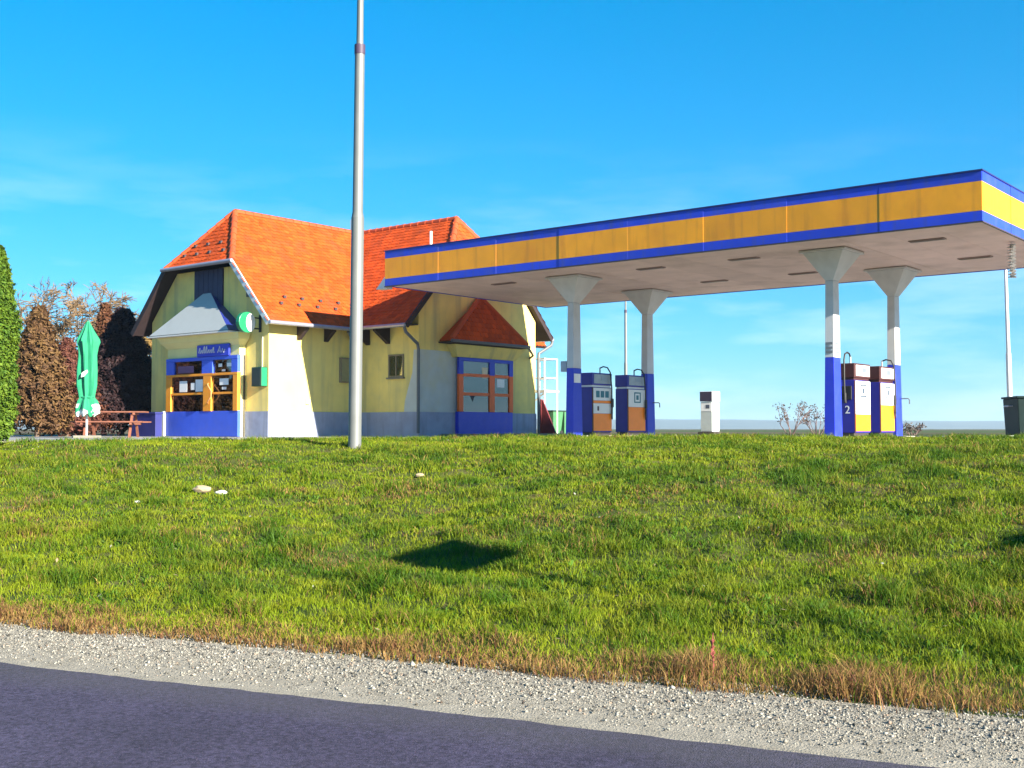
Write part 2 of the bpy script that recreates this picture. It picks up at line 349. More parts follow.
def grass():
    M = 1500000
    Y = rng.uniform(5.5, 34, M); X = rng.uniform(-1, 1, M)*(Y*.56+.6)
    r, n = rn(X, Y); keep = (n > N_GRAV-.12) & ~inside_fc(X, Y)
    # area element grows with Y: thin out with distance
    prob = np.clip((8.0/Y)**1.15, 0, 1)*(Y*.56+.6)/(34*.56+.6)*2.9
    keep &= rng.random(M) < prob
    edge = N_GRAV + .17*(fbm(r*2.3, r*0+1, 3)-.5)*2
    keep &= (n > edge) | (rng.random(M) < .05)
    X, Y, r, n = X[keep], Y[keep], r[keep], n[keep]; M = len(r); print('BLADES', M)
    d = n-N_GRAV
    p1 = fbm(r*.55, n*.8+3); p2 = fbm(r*2.1+40, n*2.6, 3); p3 = fbm(r*5+7, n*6, 2)
    tuft = np.clip((p2-.45)*3.2, 0, 1)
    h = (.028+.085*tuft**1.6+.03*p3)*rng.uniform(.6, 1.3, M)
    h *= np.where(d < .75, 1.0+.35*(1-d/.75), 1)
    lush = np.clip((d-.5)/.8, 0, 1)*np.clip((4.2-d)/1.6, 0, 1); h *= 1+.35*lush
    h = np.where(n > 15, h*.9, h)
    wid = .0048*(Y/8)**.75*rng.uniform(.7, 1.4, M)
    g1 = np.array([.165, .225, .006]); g2 = np.array([.052, .120, .006]); g3 = np.array([.28, .265, .018]); br = np.array([.30, .185, .06]); rd = np.array([.20, .09, .045])
    t = np.clip((p1-.5)*2.2+(p2-.5)*2.4+.42+rng.normal(0, .2, M), 0, 1)[:, None]
    c = g1*(1-t)+g2*t
    yel = np.clip((p3-.40)*1.8+rng.normal(0, .25, M), 0, 1)[:, None]*.6; c = c*(1-yel)+g3*yel
    dry = np.clip(1.25-(d-.10*(p2-.5)*8)/.72, 0, 1)
    dry = np.maximum(dry, .38*np.clip((fbm(r*1.3+70, n*1.9+20)-.60)*6, 0, 1)*np.clip((d-1.5), 0, 1))
    isdry = (rng.random(M) < dry*.93) | (rng.random(M) < .018)
    bc = np.where((rng.random(M) < .36)[:, None], rd, br)
    c = np.where(isdry[:, None], bc*rng.uniform(.7, 1.25, (M, 1)), c)
    c = c*rng.uniform(.72, 1.25, (M, 1))
    lean = rng.uniform(.15, 1.15, M); lean = np.where(isdry, lean*1.15, lean)
    blades(r, n, h, wid, lean, c, 'grass', 'short green grass covering the roadside bank, dry brown along the gravel')
    # broad leaved weeds in darker rosettes
    K = 900; Yk = rng.uniform(7, 17, K); Xk = rng.uniform(-1, 1, K)*(Yk*.5); rk, nk = rn(Xk, Yk); ok = (nk > N_GRAV+.7) & ~inside_fc(Xk, Yk) & (fbm(rk*.7+5, nk*.9, 2) > .46)
    rk, nk = rk[ok], nk[ok]; q = 26; rr = np.repeat(rk, q)+rng.normal(0, .10, len(rk)*q); nn = np.repeat(nk, q)+rng.normal(0, .08, len(rk)*q)
    M2 = len(rr); c2 = np.array([.055, .115, .010])*rng.uniform(.7, 1.6, (M2, 1))
    blades(rr, nn, rng.uniform(.03, .08, M2), rng.uniform(.010, .022, M2), rng.uniform(.5, 1.3, M2), c2, 'weeds', 'dark green broad leaved weeds scattered through the bank grass')
grass()
def leaves():
    K = 520; Y = rng.uniform(7.5, 20, K); X = rng.uniform(-1, 1, K)*Y*.5; r, n = rn(X, Y); ok = (n > N_GRAV+.4) & ~inside_fc(X, Y); r, n = r[ok], n[ok]; M = len(r); x, y = wxy(r, n)
    c = np.stack([x, y, zt(r, n)+rng.uniform(.02, .06, M)], -1); u = rng.normal(size=(M, 3)); u[:, 2] *= .35; u /= np.linalg.norm(u, axis=1, keepdims=True)
    w = np.cross(u, [0, 0, 1.]); w /= np.linalg.norm(w, axis=1, keepdims=True); s_ = rng.uniform(.010, .026, M)[:, None]
    v = np.stack([c-u*s_, c+w*s_*.6, c+u*s_*1.2, c-w*s_*.6], 1).reshape(-1, 3)
    cl = np.array([.30, .23, .13])*rng.uniform(.5, 1.5, (M, 1)); pale = rng.random(M) < .25; cl[pale] = (.42, .40, .34)
    o = npmesh('fallen_leaves', v, np.arange(M*4), np.full(M, 4), GRASS, np.repeat(cl, 4, 0)); tag(o, 'pale dead leaves and scraps scattered over the grass bank', 'leaves'); struct(o, 'stuff')
leaves()

# ------------------------------------------------------------------ fuel canopy
LX, LY, Z0, Z1 = -16.38, 7.55, 4.30, 5.28
can = thing('fuel_canopy', 'long flat fuel station canopy with blue and orange fascia on four columns', 'canopy', W(0, 0), AN)
MB().box(LX+.06, -.06, .06, LY-.06, Z0+.05, Z1-.02).build('roof_deck', DARK, can)
MB().box(LX-.02, .02, -.02, LY+.02, Z1+.002, Z1+.03).build('edge_trim', mat('navy edge trim', (.015, .016, .12), .5), can)
MB().box(LX-.012, .012, -.012, 0.03, Z0-.03, Z0-.002).build('drip_edge', DARK, can)
MB().box(-.03, .012, .032, LY, Z0-.03, Z0-.002).build('drip_edge', DARK, can)
ZA, ZB = Z0+.2, Z1-.2
def fascia(x0, x1, y0, y1):
    g = .002
    for z0, z1, m, nm in ((Z0, ZA-g, BLUEF, 'lower_fascia_strip'), (ZA, ZB, ORNG, 'fascia_panel'), (ZB+g, Z1, BLUEF, 'upper_fascia_strip')):
        MB().box(x0, x1, y0, y1, z0, z1).build(nm, m, can, .002)
NP = 8; wp = -LX/NP
for i in range(NP):
    a0 = LX+i*wp+.0015; a1 = LX+(i+1)*wp-.0015
    e = random.uniform(-.006, .006)
    fascia(a0, a1, e, .05); fascia(a0, a1, LY-.05, LY)
for i in range(4):
    b0_, b1_ = .056+i*(LY-.112)/4+.003, .056+(i+1)*(LY-.112)/4-.003
    fascia(-.05, random.uniform(-.004, .006), b0_, b1_); fascia(LX, LX+.05, b0_, b1_)
NS = 16; ws = (-LX-.12)/NS
for i in range(NS):
    MB().box(LX+.06+i*ws+.004, LX+.06+(i+1)*ws-.004, .06, LY-.06, Z0+.012+random.uniform(0, .006), Z0+.045).build('soffit_panel', SOFF, can)
for x in (-1.65, -6.0, -8.6, -13.4):
    for y in (1.68, 4.95):
        l = MB().box(x-.38, x+.38, y-.10, y+.10, Z0-.012, Z0+.01).build('light_fitting', mat('light fitting frame', (.30, .22, .20), .5), can)
        MB().box(x-.35, x+.35, y-.065, y+.065, Z0-.02, Z0-.0125).build('lens', mat('dark lamp lens', (.10, .045, .04), .3, .3, 5), l)
cols = [(-11.15, 1.9), (-11.3, 5.8), (-3.9, 1.9), (-3.95, 5.8)]
def frustum(mb, cx, cy, ax, ay, z0, bx, by, z1):
    q = lambda a, b, z: [(cx-a, cy-b, z), (cx+a, cy-b, z), (cx+a, cy+b, z), (cx-a, cy+b, z)]
    return mb.prism(q(ax, ay, z0), q(bx, by, z1))
colmesh = None
for i, (x, y) in enumerate(cols):
    o = MB((x, y, 0)); frustum(o, x, y, .105, .185, 1.872, .095, .155, 3.62)
    c_ = o.build('column', GREYW, can, .008); c_.location = (x, y, 0)
    o = MB((x, y, 0)); frustum(o, x, y, .128, .215, 0.0, .107, .187, 1.868); o.build('painted_base', BLUE, c_, .008)
    o = MB((x, y, 0)); frustum(o, x, y, .097, .157, 3.624, .48, .50, 4.245); o.box(x-.55, x+.55, y-.56, y+.56, 4.249, 4.295); o.build('capital', GREYW, c_, .006)
    if i == 0:
        MB((x, y, 0)).box(x-.30, x-.112, y-.20, y-.05, 1.78, 2.06).build('switch_box', mat('grey switch box', (.32, .36, .42), .5), c_, .01)
        MB((x, y, 0)).box(x+.118, x+.128, y-.17, y+.12, 1.48, 1.72).build('notice', PAPER, c_)
    if i == 2:
        for z, w_ in ((2.16, .11), (2.06, .14), (1.97, .12)):
            MB((x, y, 0)).box(x-.085, x+.085, y-.196, y-.186, z, z+.055).build('notice', mat('grey lettering plate', (.16, .18, .20), .5), c_)
            MB((x, y, 0)).box(x+.106, x+.114, y-w_, y+w_, z, z+.05).build('notice', mat('grey lettering plate', (.16, .18, .20), .5), c_)
    if i in (1, 3):
        b_ = MB((x, y, 0)).tube([(x+.1, y+.1, 1.02), (x+.32, y+.1, 1.02), (x+.35, y+.1, .98), (x+.35, y+.1, .88)], .015, 6)
        b_.build('bracket', PIPE, c_)
MB().prism([(LX-.004, .04, 4.24), (LX-.40, .04, 4.24), (LX-.004, .04, 4.62)], [(LX-.004, .30, 4.24), (LX-.40, .30, 4.24), (LX-.004, .30, 4.62)]).build('end_bracket', WHITE, can)
# twisted strip hanging from the far right corner of the canopy
sp = MB(); vs = []; K = 60
for k in range(K):
    z = -k*.0125; a = k*.6; w = .10
    vs += [(math.cos(a)*w, math.sin(a)*w, z), (-math.cos(a)*w, -math.sin(a)*w, z)]
sp.add(vs, [(2*k, 2*k+1, 2*k+3, 2*k+2) for k in range(K-1)]); sp.tube([(0, 0, .02), (0, 0, -.75)], .006, 5)
o = sp.build('spiral_streamer', mat('silvery foil', (.75, .72, .70), .35, .1, 4, metal=.3))
place(o, W(-.34, 3.15, Z0-.03), AN); tag(o, 'pale twisted spiral streamer hanging under the right end of the canopy', 'streamer')

# ------------------------------------------------------------------ islands and pumps
BLK = mat('black painted kerb', (.03, .03, .035), .8, .2, 6); YLK = mat('worn yellow white kerb', (.36, .33, .25), .8, .3, 6)
for k, x in enumerate((-11.22, -3.92)):
    isl = thing('pump_island', ('raised pump island beside the house end of the canopy', 'raised pump island under the right end of the canopy')[k], 'island', W(x, 3.85), AN, 'pump islands')
    MB().box(-.53, .53, -2.72, 2.72, 0, .07).build('island_top', CONC, isl)
    for j in range(9):
        y0 = -2.72+j*.6045
        for s in (-1, 1):
            MB().box(min(s*.535, s*.65), max(s*.535, s*.65), y0+.004, y0+.600, 0, .08).build('kerb_stone', BLK if j % 2 else YLK, isl, .01)
    for s in (-1, 1):
        for j in range(2):
            MB().box(-.65+j*.652, -.65+j*.652+.646, min(s*2.725, s*2.84), max(s*2.725, s*2.84), 0, .08).build('kerb_stone', YLK if (j+k) % 2 else BLK, isl, .01)
def txt(s, size, name, m, parent, loc, rot):
    c = bpy.data.curves.new('t', 'FONT'); c.body = s; c.size = size; c.extrude = .002; c.align_x = 'CENTER'; c.align_y = 'CENTER'
    t = bpy.data.objects.new('t', c); COL.objects.link(t); bpy.context.view_layer.update()
    me = bpy.data.meshes.new_from_object(t.evaluated_get(bpy.context.evaluated_depsgraph_get())); bpy.data.objects.remove(t)
    me.materials.clear(); me.materials.append(m)
    o = bpy.data.objects.new(name, me); COL.objects.link(o); o.parent = parent; o.location = loc; o.rotation_euler = rot; return o
PORG = mat('orange pump enamel', (.95, .25, .004), .4, .06, 4); PYEL = mat('amber pump enamel', (.80, .27, .008), .4, .06, 4)
PBLU = mat('navy pump enamel', (.02, .018, .25), .4, .1, 4); PRED = mat('dark red pump trim', (.06, .014, .011), .45)
PWHT = mat('white pump panel', (.72, .73, .70), .45, .05, 5); TEAL = mat('teal print', (.03, .16, .20), .5); INK = mat('dark print', (.05, .07, .10), .5)
STEEL = mat('dull steel', (.28, .30, .33), .4, .1, 6, metal=.5); SCR = mat('grey display', (.30, .33, .36), .2, .15, 6)
def pump(kind, label, loc):
    t = thing('fuel_pump', label, 'fuel pump', loc, AN, 'fuel pumps on the islands')
    hx, hy = .20, .47
    MB().box(-hx+.03, hx-.03, -hy+.03, hy-.03, 0, .09).build('plinth', DARK, t)
    MB().box(-hx, hx, -hy, hy, .09, 1.32).build('cabinet', PBLU, t, .012)
    MB().box(-hx+.02, hx-.02, -hy+.02, hy-.02, 1.322, 1.372).build('neck', PWHT if kind < 3 else PRED, t)
    hd = MB().box(-hx-.01, hx+.01, -hy-.01, hy+.01, 1.374, 1.71).build('head', PBLU if kind < 3 else PRED, t, .015)
    MB().box(hx+.008, hx+.016, -hy+.08, hy-.05, 1.42, 1.67).build('display', SCR if kind < 3 else PWHT, hd)
    MB().box(hx+.017, hx+.021, -.05, .22, 1.50, 1.62).build('readout', STEEL, hd)
    MB().box(hx-.006, hx+.006, -hy, -hy+.05, .10, 1.31).build('corner_trim', PRED, t)
    low = PORG if kind < 3 else PYEL
    zs = {1: [(.13, .60, low), (.605, .88, PWHT), (.885, .955, low), (.96, 1.30, PWHT)], 2: [(.13, .80, low), (.805, 1.30, PWHT)],
          3: [(.13, .52, low), (.525, .76, PWHT), (.765, 1.30, PWHT)], 4: [(.13, .76, low), (.765, 1.30, PWHT)]}[kind]
    for z0, z1, m in zs: MB().box(hx-.004, hx+.012, -hy+.055, hy-.01, z0, z1).build('face_panel', m, t, .003)
    for z0, z1, m in zs: MB().box(-hx-.012, -hx+.004, -hy+.055, hy-.01, z0, z1).build('face_panel', m, t, .003)
    y0 = .04
    if kind == 1:
        for j in range(3): MB().box(hx+.013, hx+.016, -.30+j*.22, -.13+j*.22, 1.04, 1.22).build('lettering', TEAL, t)
        MB().box(hx+.013, hx+.016, -.24, -.16, .68, .80).build('lettering', PRED, t)
    else:
        em = MB()
        for q in ((y0-.17, y0+.17, 1.19, 1.225), (y0-.17, y0+.17, .925, .96), (y0-.17, y0-.12, .96, 1.19), (y0+.12, y0+.17, .96, 1.19), (y0-.06, y0+.06, 1.01, 1.14)):
            em.box(hx+.013, hx+.016, *q)
        em.build('emblem', TEAL if kind == 2 else INK, t)
    if kind == 3:
        txt('2', .26, 'number', PWHT, t, (.03, -hy-.004, .62), (R(90), 0, 0))
        MB().box(-.16, .14, -hy-.03, -hy+.01, .86, 1.18).build('nozzle_holder', BLACK, t, .01)
    # hose on its spring post above the head, hanging down the side
    yy = hy*.55 if kind != 3 else -hy-.06
    post = MB().tube([(0, .2 if kind != 3 else -.2, 1.70), (0, .2 if kind != 3 else -.2, 1.88)], .022, 6).build('hose_post', STEEL, t)
    if kind == 3:
        h = MB().tube([(0, -.2, 1.87), (0, -.25, 1.94), (0, -.38, 1.97), (0, -.52, 1.92), (0, -.57, 1.78), (0, -.57, 1.3), (0, -.54, .8), (0, -.51, 1.0)], .02, 6).build('hose', BLACK, t)
    else:
        h = MB().tube([(0, .2, 1.86), (.1, .22, 1.90), (.22, .24, 1.87), (.26, .32, 1.74), (.27, .38, 1.3), (.26, .40, .6), (.25, .42, .45), (.23, .46, .8)], .02, 6).build('hose', BLACK, t)
    MB().box(-.025 if kind == 3 else .21, .025 if kind == 3 else .26, -.55 if kind == 3 else .42, -.475 if kind == 3 else .50, .78, 1.02).build('nozzle', BLACK, t, .01)
    return t
pump(1, 'fuel pump with orange lower panel and two white panels, beside the near left canopy column', W(-11.22, 3.02, .07))
pump(2, 'fuel pump with tall orange lower panel and teal square emblem, beside the far left column', W(-11.22, 4.75, .07))
pump(3, 'sunlit amber fuel pump with white number on its blue side, beside near right column', W(-3.92, 3.15, .07))
pump(4, 'sunlit amber fuel pump with dark square emblem, beside the far right canopy column', W(-3.95, 4.78, .07))
# white pump standing apart behind the canopy
def wpos(px, d): return (px-512)/1150*d, d     # a bearing and a distance from the road
def white_pump():
    x, y = wpos(710, 43); t = thing('white_fuel_pump', 'lone white fuel pump with dark head standing apart behind the canopy', 'fuel pump', (x, y, P+.01), AN)
    MB().box(-.34, .34, -.34, .34, 0, .14).build('plinth', DARK, t, .01)
    MB().box(-.24, .24, -.28, .28, .14, 1.24).build('cabinet', mat('greyish white enamel', (.42, .46, .43), .45, .06, 4, dirt=(.4, .4, .38, .4)), t, .015)
    MB().box(-.26, .26, -.30, .30, 1.26, 1.64).build('head', PWHT, t, .015)
    MB().box(-.255, .255, -.308, -.29, 1.27, 1.63).build('dark_head_panel', mat('navy black panel', (.02, .018, .05), .4), t)
    MB().box(-.22, .22, -.289, -.275, .90, 1.20).build('side_panel', PWHT, t)
    MB().box(-.02, .14, -.294, -.286, 1.0, 1.14).build('emblem', INK, t)
    MB().box(.236, .246, -.12, .10, .84, 1.22).build('display', SCR, t)
    MB().tube([(.1, .3, 1.5), (.1, .42, 1.45), (.1, .44, .7), (.1, .36, .5)], .02, 6).build('hose', BLACK, t)
white_pump()

# ------------------------------------------------------------------ house
HX, HY = -23.36, -.9
house = thing('station_house', 'yellow L-shaped station house with steep half-hipped orange tile roof', 'house', W(HX, HY), AN)
OFF = (HX, HY, 0)
def hb(): return MB(OFF)
xr, xe, xw, ze, zr = -23.36, -19.86, -26.86, 3.43, 7.29
yf, apy, zh = -1.3, .12, 5.40
kL = (zr-ze)/3.5; hwL = (zr-zh)/kL
yr, ye, yb = 5.55, 1.9, 9.2; kW = (zr-ze)/3.65; hwW = (zr-zh)/kW
xg, apx, YB = -17.40, -18.60, 12.2
# walls
def gable(mb, axis_, c, half, z_eave_half, k, ztop, a0, a1):
    """solid block of one wing: section across, extruded along"""
    zs = zr-.22-half*k; ht = (zr-.22-ztop)/k
    sec = [(-half, 0), (half, 0), (half, zs), (ht, ztop), (-ht, ztop), (-half, zs)]
    if axis_ == 'y': f = lambda s, z, e: (c+s, e, z)
    else: f = lambda s, z, e: (e, c+s, z)
    mb.prism([f(s, z, a0) for s, z in sec], [f(s, z, a1) for s, z in sec])
m_ = hb(); gable(m_, 'y', xr, 3.0, 3.5, kL, zh-.12, -.9, 11.8); lw = m_.build('wall', YEL, house)
m_ = hb(); gable(m_, 'x', yr, 2.93, 3.65, kW, zh-.12, -23.3, -17.55); m_.build('wall', YEL, house)
PH = .78
m_ = hb(); m_.box(-26.385, -20.335, -.925, 11.82, 0, PH); m_.build('plinth', PLINTH, house)
m_ = hb(); m_.box(-20.333, -17.525, 2.595, 8.505, 0, PH-.002); m_.build('plinth', PLINTH, house)
# pale grey corner patch (an irregular thin sheet on the wall)
def wall_patch(pts, flat):
    m = hb(); n = len(pts)
    if flat == 'x': m.prism([(-17.549, y, z) for y, z in pts], [(-17.541, y, z) for y, z in pts])
    else: m.prism([(x, 2.619, z) for x, z in pts], [(x, 2.611, z) for x, z in pts])
    m.build('pale_patch', PATCH, house)
wall_patch([(2.615, PH), (4.3, PH), (4.3, 2.52), (4.12, 2.53), (4.10, 2.70), (3.3, 2.705), (2.615, 2.70)], 'x')
wall_patch([(-18.15, PH), (-17.545, PH), (-17.545, 2.70), (-17.74, 2.69), (-17.80, 2.0), (-17.98, 1.5), (-18.12, 1.1)], 'y')
# roof
roof = hb(); T_ = (xr, yr, zr); AP = (xr, apy, zr); AP2 = (apx, yr, zr)
slopes = {
 'a': [(xe, yf, ze), (xe, ye, ze), T_, AP, (xr+hwL, yf, zh)],
 'b': [(xe, yb, ze), (xe, YB, ze), (xr, YB, zr), T_],
 'c': [(xw, YB, ze), (xw, yf, ze), (xr-hwL, yf, zh), AP, (xr, YB, zr)],
 'd': [(xr-hwL, yf, zh), (xr+hwL, yf, zh), AP],
 'e': [(xe, ye, ze), (xg, ye, ze), (xg, yr-hwW, zh), AP2, T_],
 'f': [(xg, yb, ze), (xe, yb, ze), T_, AP2, (xg, yr+hwW, zh)],
 'g': [(xg, yr-hwW, zh), (xg, yr+hwW, zh), AP2]}
for p in slopes.values(): roof.slab([Vector(q)-Vector((0, 0, .02)) for q in p], .10)
roof = roof.build('roof', WOOD, house)
def tiles(mb, poly, row=.165, wid=.18):
    p = [Vector(q) for q in poly]; o = p[0]; e = (p[1]-p[0]).normalized()
    nrm = e.cross(p[2]-p[0]).normalized()
    if nrm.z < 0: nrm = -nrm; e = -e
    g = nrm.cross(e)
    if g.z < 0: g = -g
    st = [((q-o).dot(e), (q-o).dot(g)) for q in p]
    def ins(s, t):
        r = False; n = len(st)
        for i in range(n):
            (x1, y1), (x2, y2) = st[i], st[(i+1) % n]
            if (y1 > t) != (y2 > t) and s < (x2-x1)*(t-y1)/(y2-y1)+x1: r = not r
        return r
    s0 = min(q[0] for q in st); s1 = max(q[0] for q in st); t1 = max(q[1] for q in st)
    for j in range(int(t1/row)+1):
        t = j*row
        for i in range(int((s1-s0)/wid)+2):
            s = s0+(i+(.5 if j % 2 else 0))*wid
            if not ins(s, t+row*.5): continue
            hw = wid*.485; up = .030+random.uniform(-.004, .006); lo = .012; L0 = t-.02+random.uniform(-.006, .006); L1 = t+row+.015
            sh = random.uniform(-.004, .004)
            P_ = lambda a, b, c: o+e*(s+a+sh)+g*b+nrm*c
            mb.add([P_(-hw, L0+.035, up), P_(-hw*.5, L0, up), P_(hw*.5, L0, up), P_(hw, L0+.035, up), P_(hw, L1, lo), P_(-hw, L1, lo),
                    P_(-hw, L0+.035, up-.022), P_(-hw*.5, L0, up-.022), P_(hw*.5, L0, up-.022), P_(hw, L0+.035, up-.022)],
                   [(0, 1, 2, 3, 4, 5), (6, 7, 1, 0), (7, 8, 2, 1), (8, 9, 3, 2)])
for k in 'abcdefg':
    t_ = hb(); tiles(t_, slopes[k])
    me = bpy.data.meshes.new('roof_tiles'); me.from_pydata([(a-OFF[0], b-OFF[1], c) for a, b, c in t_.v], [], t_.f); me.materials.append(TILE)
    o = bpy.data.objects.new('roof_tiles', me); COL.objects.link(o); o.parent = roof; o['kind'] = 'stuff'
def ridge_row(p, q, n=None):
    p, q = Vector(p), Vector(q); d = q-p; n = n or max(2, int(d.length/.34)); L_ = d.length/n
    for i in range(n):
        m = MB(); vs = []; seg = 7
        for s_, r_ in ((0, .115), (L_+.03, .095)):
            for k in range(seg):
                a = math.pi*(-.08+1.16*k/(seg-1)); vs.append((s_, math.cos(a)*r_, math.sin(a)*r_-.02))
        m.add(vs, [(k, k+1, seg+k+1, seg+k) for k in range(seg-1)], True)
        m.add([vs[k] for k in range(seg)], [tuple(range(seg))]); o = m.build('ridge_tile', RIDGE, roof)
        x = d.normalized(); y = Vector((0, 0, 1)).cross(x).normalized(); z = x.cross(y)
        M = Matrix((x, y, z)).transposed().to_4x4(); M.translation = p+d*(i/n)+Vector((0, 0, -.01))-Vector(OFF); o.matrix_local = M
ridge_row(AP, T_, 16); ridge_row(AP2, T_, 14)
for q in ((xr-hwL, yf, zh), (xr+hwL, yf, zh)): ridge_row(q, AP, 8)
for q in ((xg, yr-hwW, zh), (xg, yr+hwW, zh)): ridge_row(q, AP2, 8)
# barge boards, gutters
def beam(name, p, q, w, h, m, parent=roof):
    p, q = Vector(p)-Vector(OFF), Vector(q)-Vector(OFF); d = q-p; b = MB().box(0, d.length, -w/2, w/2, -h/2, h/2); o = b.build(name, m, parent)
    x = d.normalized(); y = Vector((0, 0, 1)).cross(x).normalized(); z = x.cross(y); M = Matrix((x, y, z)).transposed().to_4x4(); M.translation = p; o.matrix_local = M; return o
BARGE = mat('pale zinc verge trim', (.55, .55, .56), .45, .1, 5, metal=.3)
beam('verge_board', (xe, yf-.03, ze-.06), (xr+hwL, yf-.03, zh-.06), .05, .17, BARGE); beam('verge_board', (xw, yf-.03, ze-.06), (xr-hwL, yf-.03, zh-.06), .05, .17, WOOD)
beam('verge_board', (xg+.03, ye, ze-.06), (xg+.03, yr-hwW, zh-.06), .05, .17, WOOD); beam('verge_board', (xg+.03, yb, ze-.06), (xg+.03, yr+hwW, zh-.06), .05, .17, WOOD)
for p, q in (((xr-hwL-.1, yf-.08, zh-.04), (xr+hwL+.1, yf-.08, zh-.04)), ((xe+.07, yf-.05, ze-.04), (xe+.07, ye-.1, ze-.04)), ((xe+.1, ye-.07, ze-.04), (xg+.03, ye-.07, ze-.04)), ((xg+.08, yr-hwW-.1, zh-.04), (xg+.08, yr+hwW+.1, zh-.04)), ((xe, yb+.07, ze-.04), (xg+.03, yb+.07, ze-.04))):
    hb().tube([p, q], .062, 10).build('gutter', GUTT, roof)
hb().tube([(xg+.0, ye-.07, ze-.09), (xg+.0, ye+.0, ze-.25), (xg-.08, 2.50, 2.86), (xg-.08, 2.54, 2.7), (xg-.08, 2.54, .12)], .05, 8).build('downpipe', PIPE, house)
hb().tube([(xg+.02, yb+.05, ze-.09), (xg+.0, yb, ze-.25), (xg-.06, 8.56, 2.86), (xg-.06, 8.55, 2.7), (xg-.06, 8.55, .1)], .05, 8).build('downpipe', PIPE, house)
hb().tube([(xe-.1, ye+.03, ze-.1), (-20.26, 2.48, 3.0), (-20.26, 2.5, 2.8), (-20.26, 2.5, .1)], .045, 8).build('downpipe', PIPE, house)
# snow guards
for y in (-.45, .25, 1.0, 1.75):
    for j, (dz, dy) in enumerate(((.55, 0), (.78, .3))):
        x = xe-dz/kL; c = Vector((x, y+dy, ze+dz+.05)); hb().box(c.x-.03, c.x+.05, c.y-.05, c.y+.05, c.z-.02, c.z+.07).build('snow_guard', DARK, roof)
for x in (-24.4, -23.75, -23.1, -22.4):
    for j in range(2):
        t = .35+.32*j; c = Vector((x+.25*j, yf+(apy-yf)*t/(zr-zh), zh+t)); 
        if abs(c.x-xr) < hwL*(1-t/(zr-zh))-.15: hb().box(c.x-.05, c.x+.05, c.y-.05, c.y+.03, c.z, c.z+.09).build('snow_guard', DARK, roof)
hb().tube([(-18.75, 4.45, 5.9), (-18.75, 4.45, 6.72)], .045, 8).build('vent_pipe', WHITE, roof)
hb().tube([(xr, 5.2, zr), (xr, 5.2, zr+.45)], .012, 5).build('lightning_rod', PIPE, roof)
# eave brackets
def bracket(x, y, dx, dy):
    m = hb(); w = .07
    if dx: pts = [(x, 3.42), (x+.42, 3.42), (x+.42, 3.30), (x+.05, 2.98), (x, 2.98)]; m.prism([(a, y-w, b) for a, b in pts], [(a, y+w, b) for a, b in pts])
    else: pts = [(y, 3.42), (y-.62, 3.42), (y-.62, 3.30), (y-.05, 2.92), (y, 2.92)]; m.prism([(x-w, a, b) for a, b in pts], [(x+w, a, b) for a, b in pts])
    m.build('eave_bracket', WOOD, house)
for y in (.25, 1.35): bracket(-20.36, y, 1, 0)
for x in (-19.75, -18.85): bracket(x, 2.62, 0, 1)
m_ = hb(); m_.box(-20.35, xe-.02, -.88, 2.3, 3.44, 3.47); m_.box(-19.86, -17.56, ye+.02, 2.61, 3.44, 3.47); m_.build('eave_soffit', WOOD, roof)
# small windows
def small_window(c, flat):
    x, z = c; f = hb()
    f.box(x-.33, x+.33, 2.585, 2.617, z-.36, z-.31); f.box(x-.33, x+.33, 2.585, 2.617, z+.31, z+.36); f.box(x-.33, x-.28, 2.585, 2.617, z-.31, z+.31); f.box(x+.28, x+.33, 2.585, 2.617, z-.31, z+.31); f.box(x-.02, x+.02, 2.59, 2.616, z-.31, z+.31)
    w = f.build('window', mat('brown window frame', (.20, .16, .10), .6), house)
    hb().box(x-.28, x-.02, 2.602, 2.608, z-.31, z+.31).build('pane', GLASS, w); hb().box(x+.02, x+.28, 2.602, 2.608, z-.31, z+.31).build('pane', GLASS, w)
    hb().box(x-.28, x+.28, 2.612, 2.618, z-.31, z+.31).build('blind', PANEBK, w); hb().box(x-.37, x+.37, 2.53, 2.617, z-.41, z-.362).build('sill', CONC, w)
small_window((-18.5, 2.22), 'y')
mbx0 = hb().box(-20.36, -20.26, 1.92, 2.30, 1.72, 2.52).build('meter_box', mat('brown window frame', (.20, .16, .10), .6), house, .01)
hb().box(-20.262, -20.252, 1.96, 2.26, 1.77, 2.47).build('meter_door', mat('dull olive door', (.26, .24, .12), .6), mbx0)
hb().box(-20.36, -20.30, .55, .68, 1.02, 1.16).build('socket_box', GREYW, house)
# louvred dark panel in the left gable
g_ = hb().box(-24.02, -22.55, -.935, -.899, 3.3, 5.27).build('gable_shutter', mat('dark blue boarding', (.020, .018, .06), .6, .2, 5), house)
for i in range(6): hb().box(-24.0+i*.243, -24.0+i*.243+.225, -.948, -.936, 3.3, 5.25).build('board', mat('dark blue boarding', (.020, .018, .06), .6, .2, 5), g_)

# --- left porch bay (faces the road)
PX0, PX1, PY = -25.08, -21.42, -1.22
bay = hb().box(PX0, PX1, PY+.06, -.93, 2.50, 2.80).build('porch_wall', YELP, house)
q = lambda ex, ey, z: [(PX0-ex, PY-ey+.06, z), (PX1+ex, PY-ey+.06, z), (PX1+ex, -.93, z), (PX0-ex, -.93, z)]
hb().prism(q(.0, .0, 2.802), q(.16, .16, 2.98)).build('cornice', YELP, bay); hb().prism(q(.18, .17, 2.982), q(.24, .24, 3.17)).build('cornice', YELP, bay)
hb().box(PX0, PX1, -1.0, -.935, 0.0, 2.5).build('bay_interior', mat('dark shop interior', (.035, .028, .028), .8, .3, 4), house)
hb().box(PX1-.05, PX1-.002, PY+.125, -.93, 0, 2.499).build('porch_cheek', YELP, house); hb().box(PX0+.002, PX0+.05, PY+.125, -.93, 0, 2.499).build('porch_cheek', YELP, house)
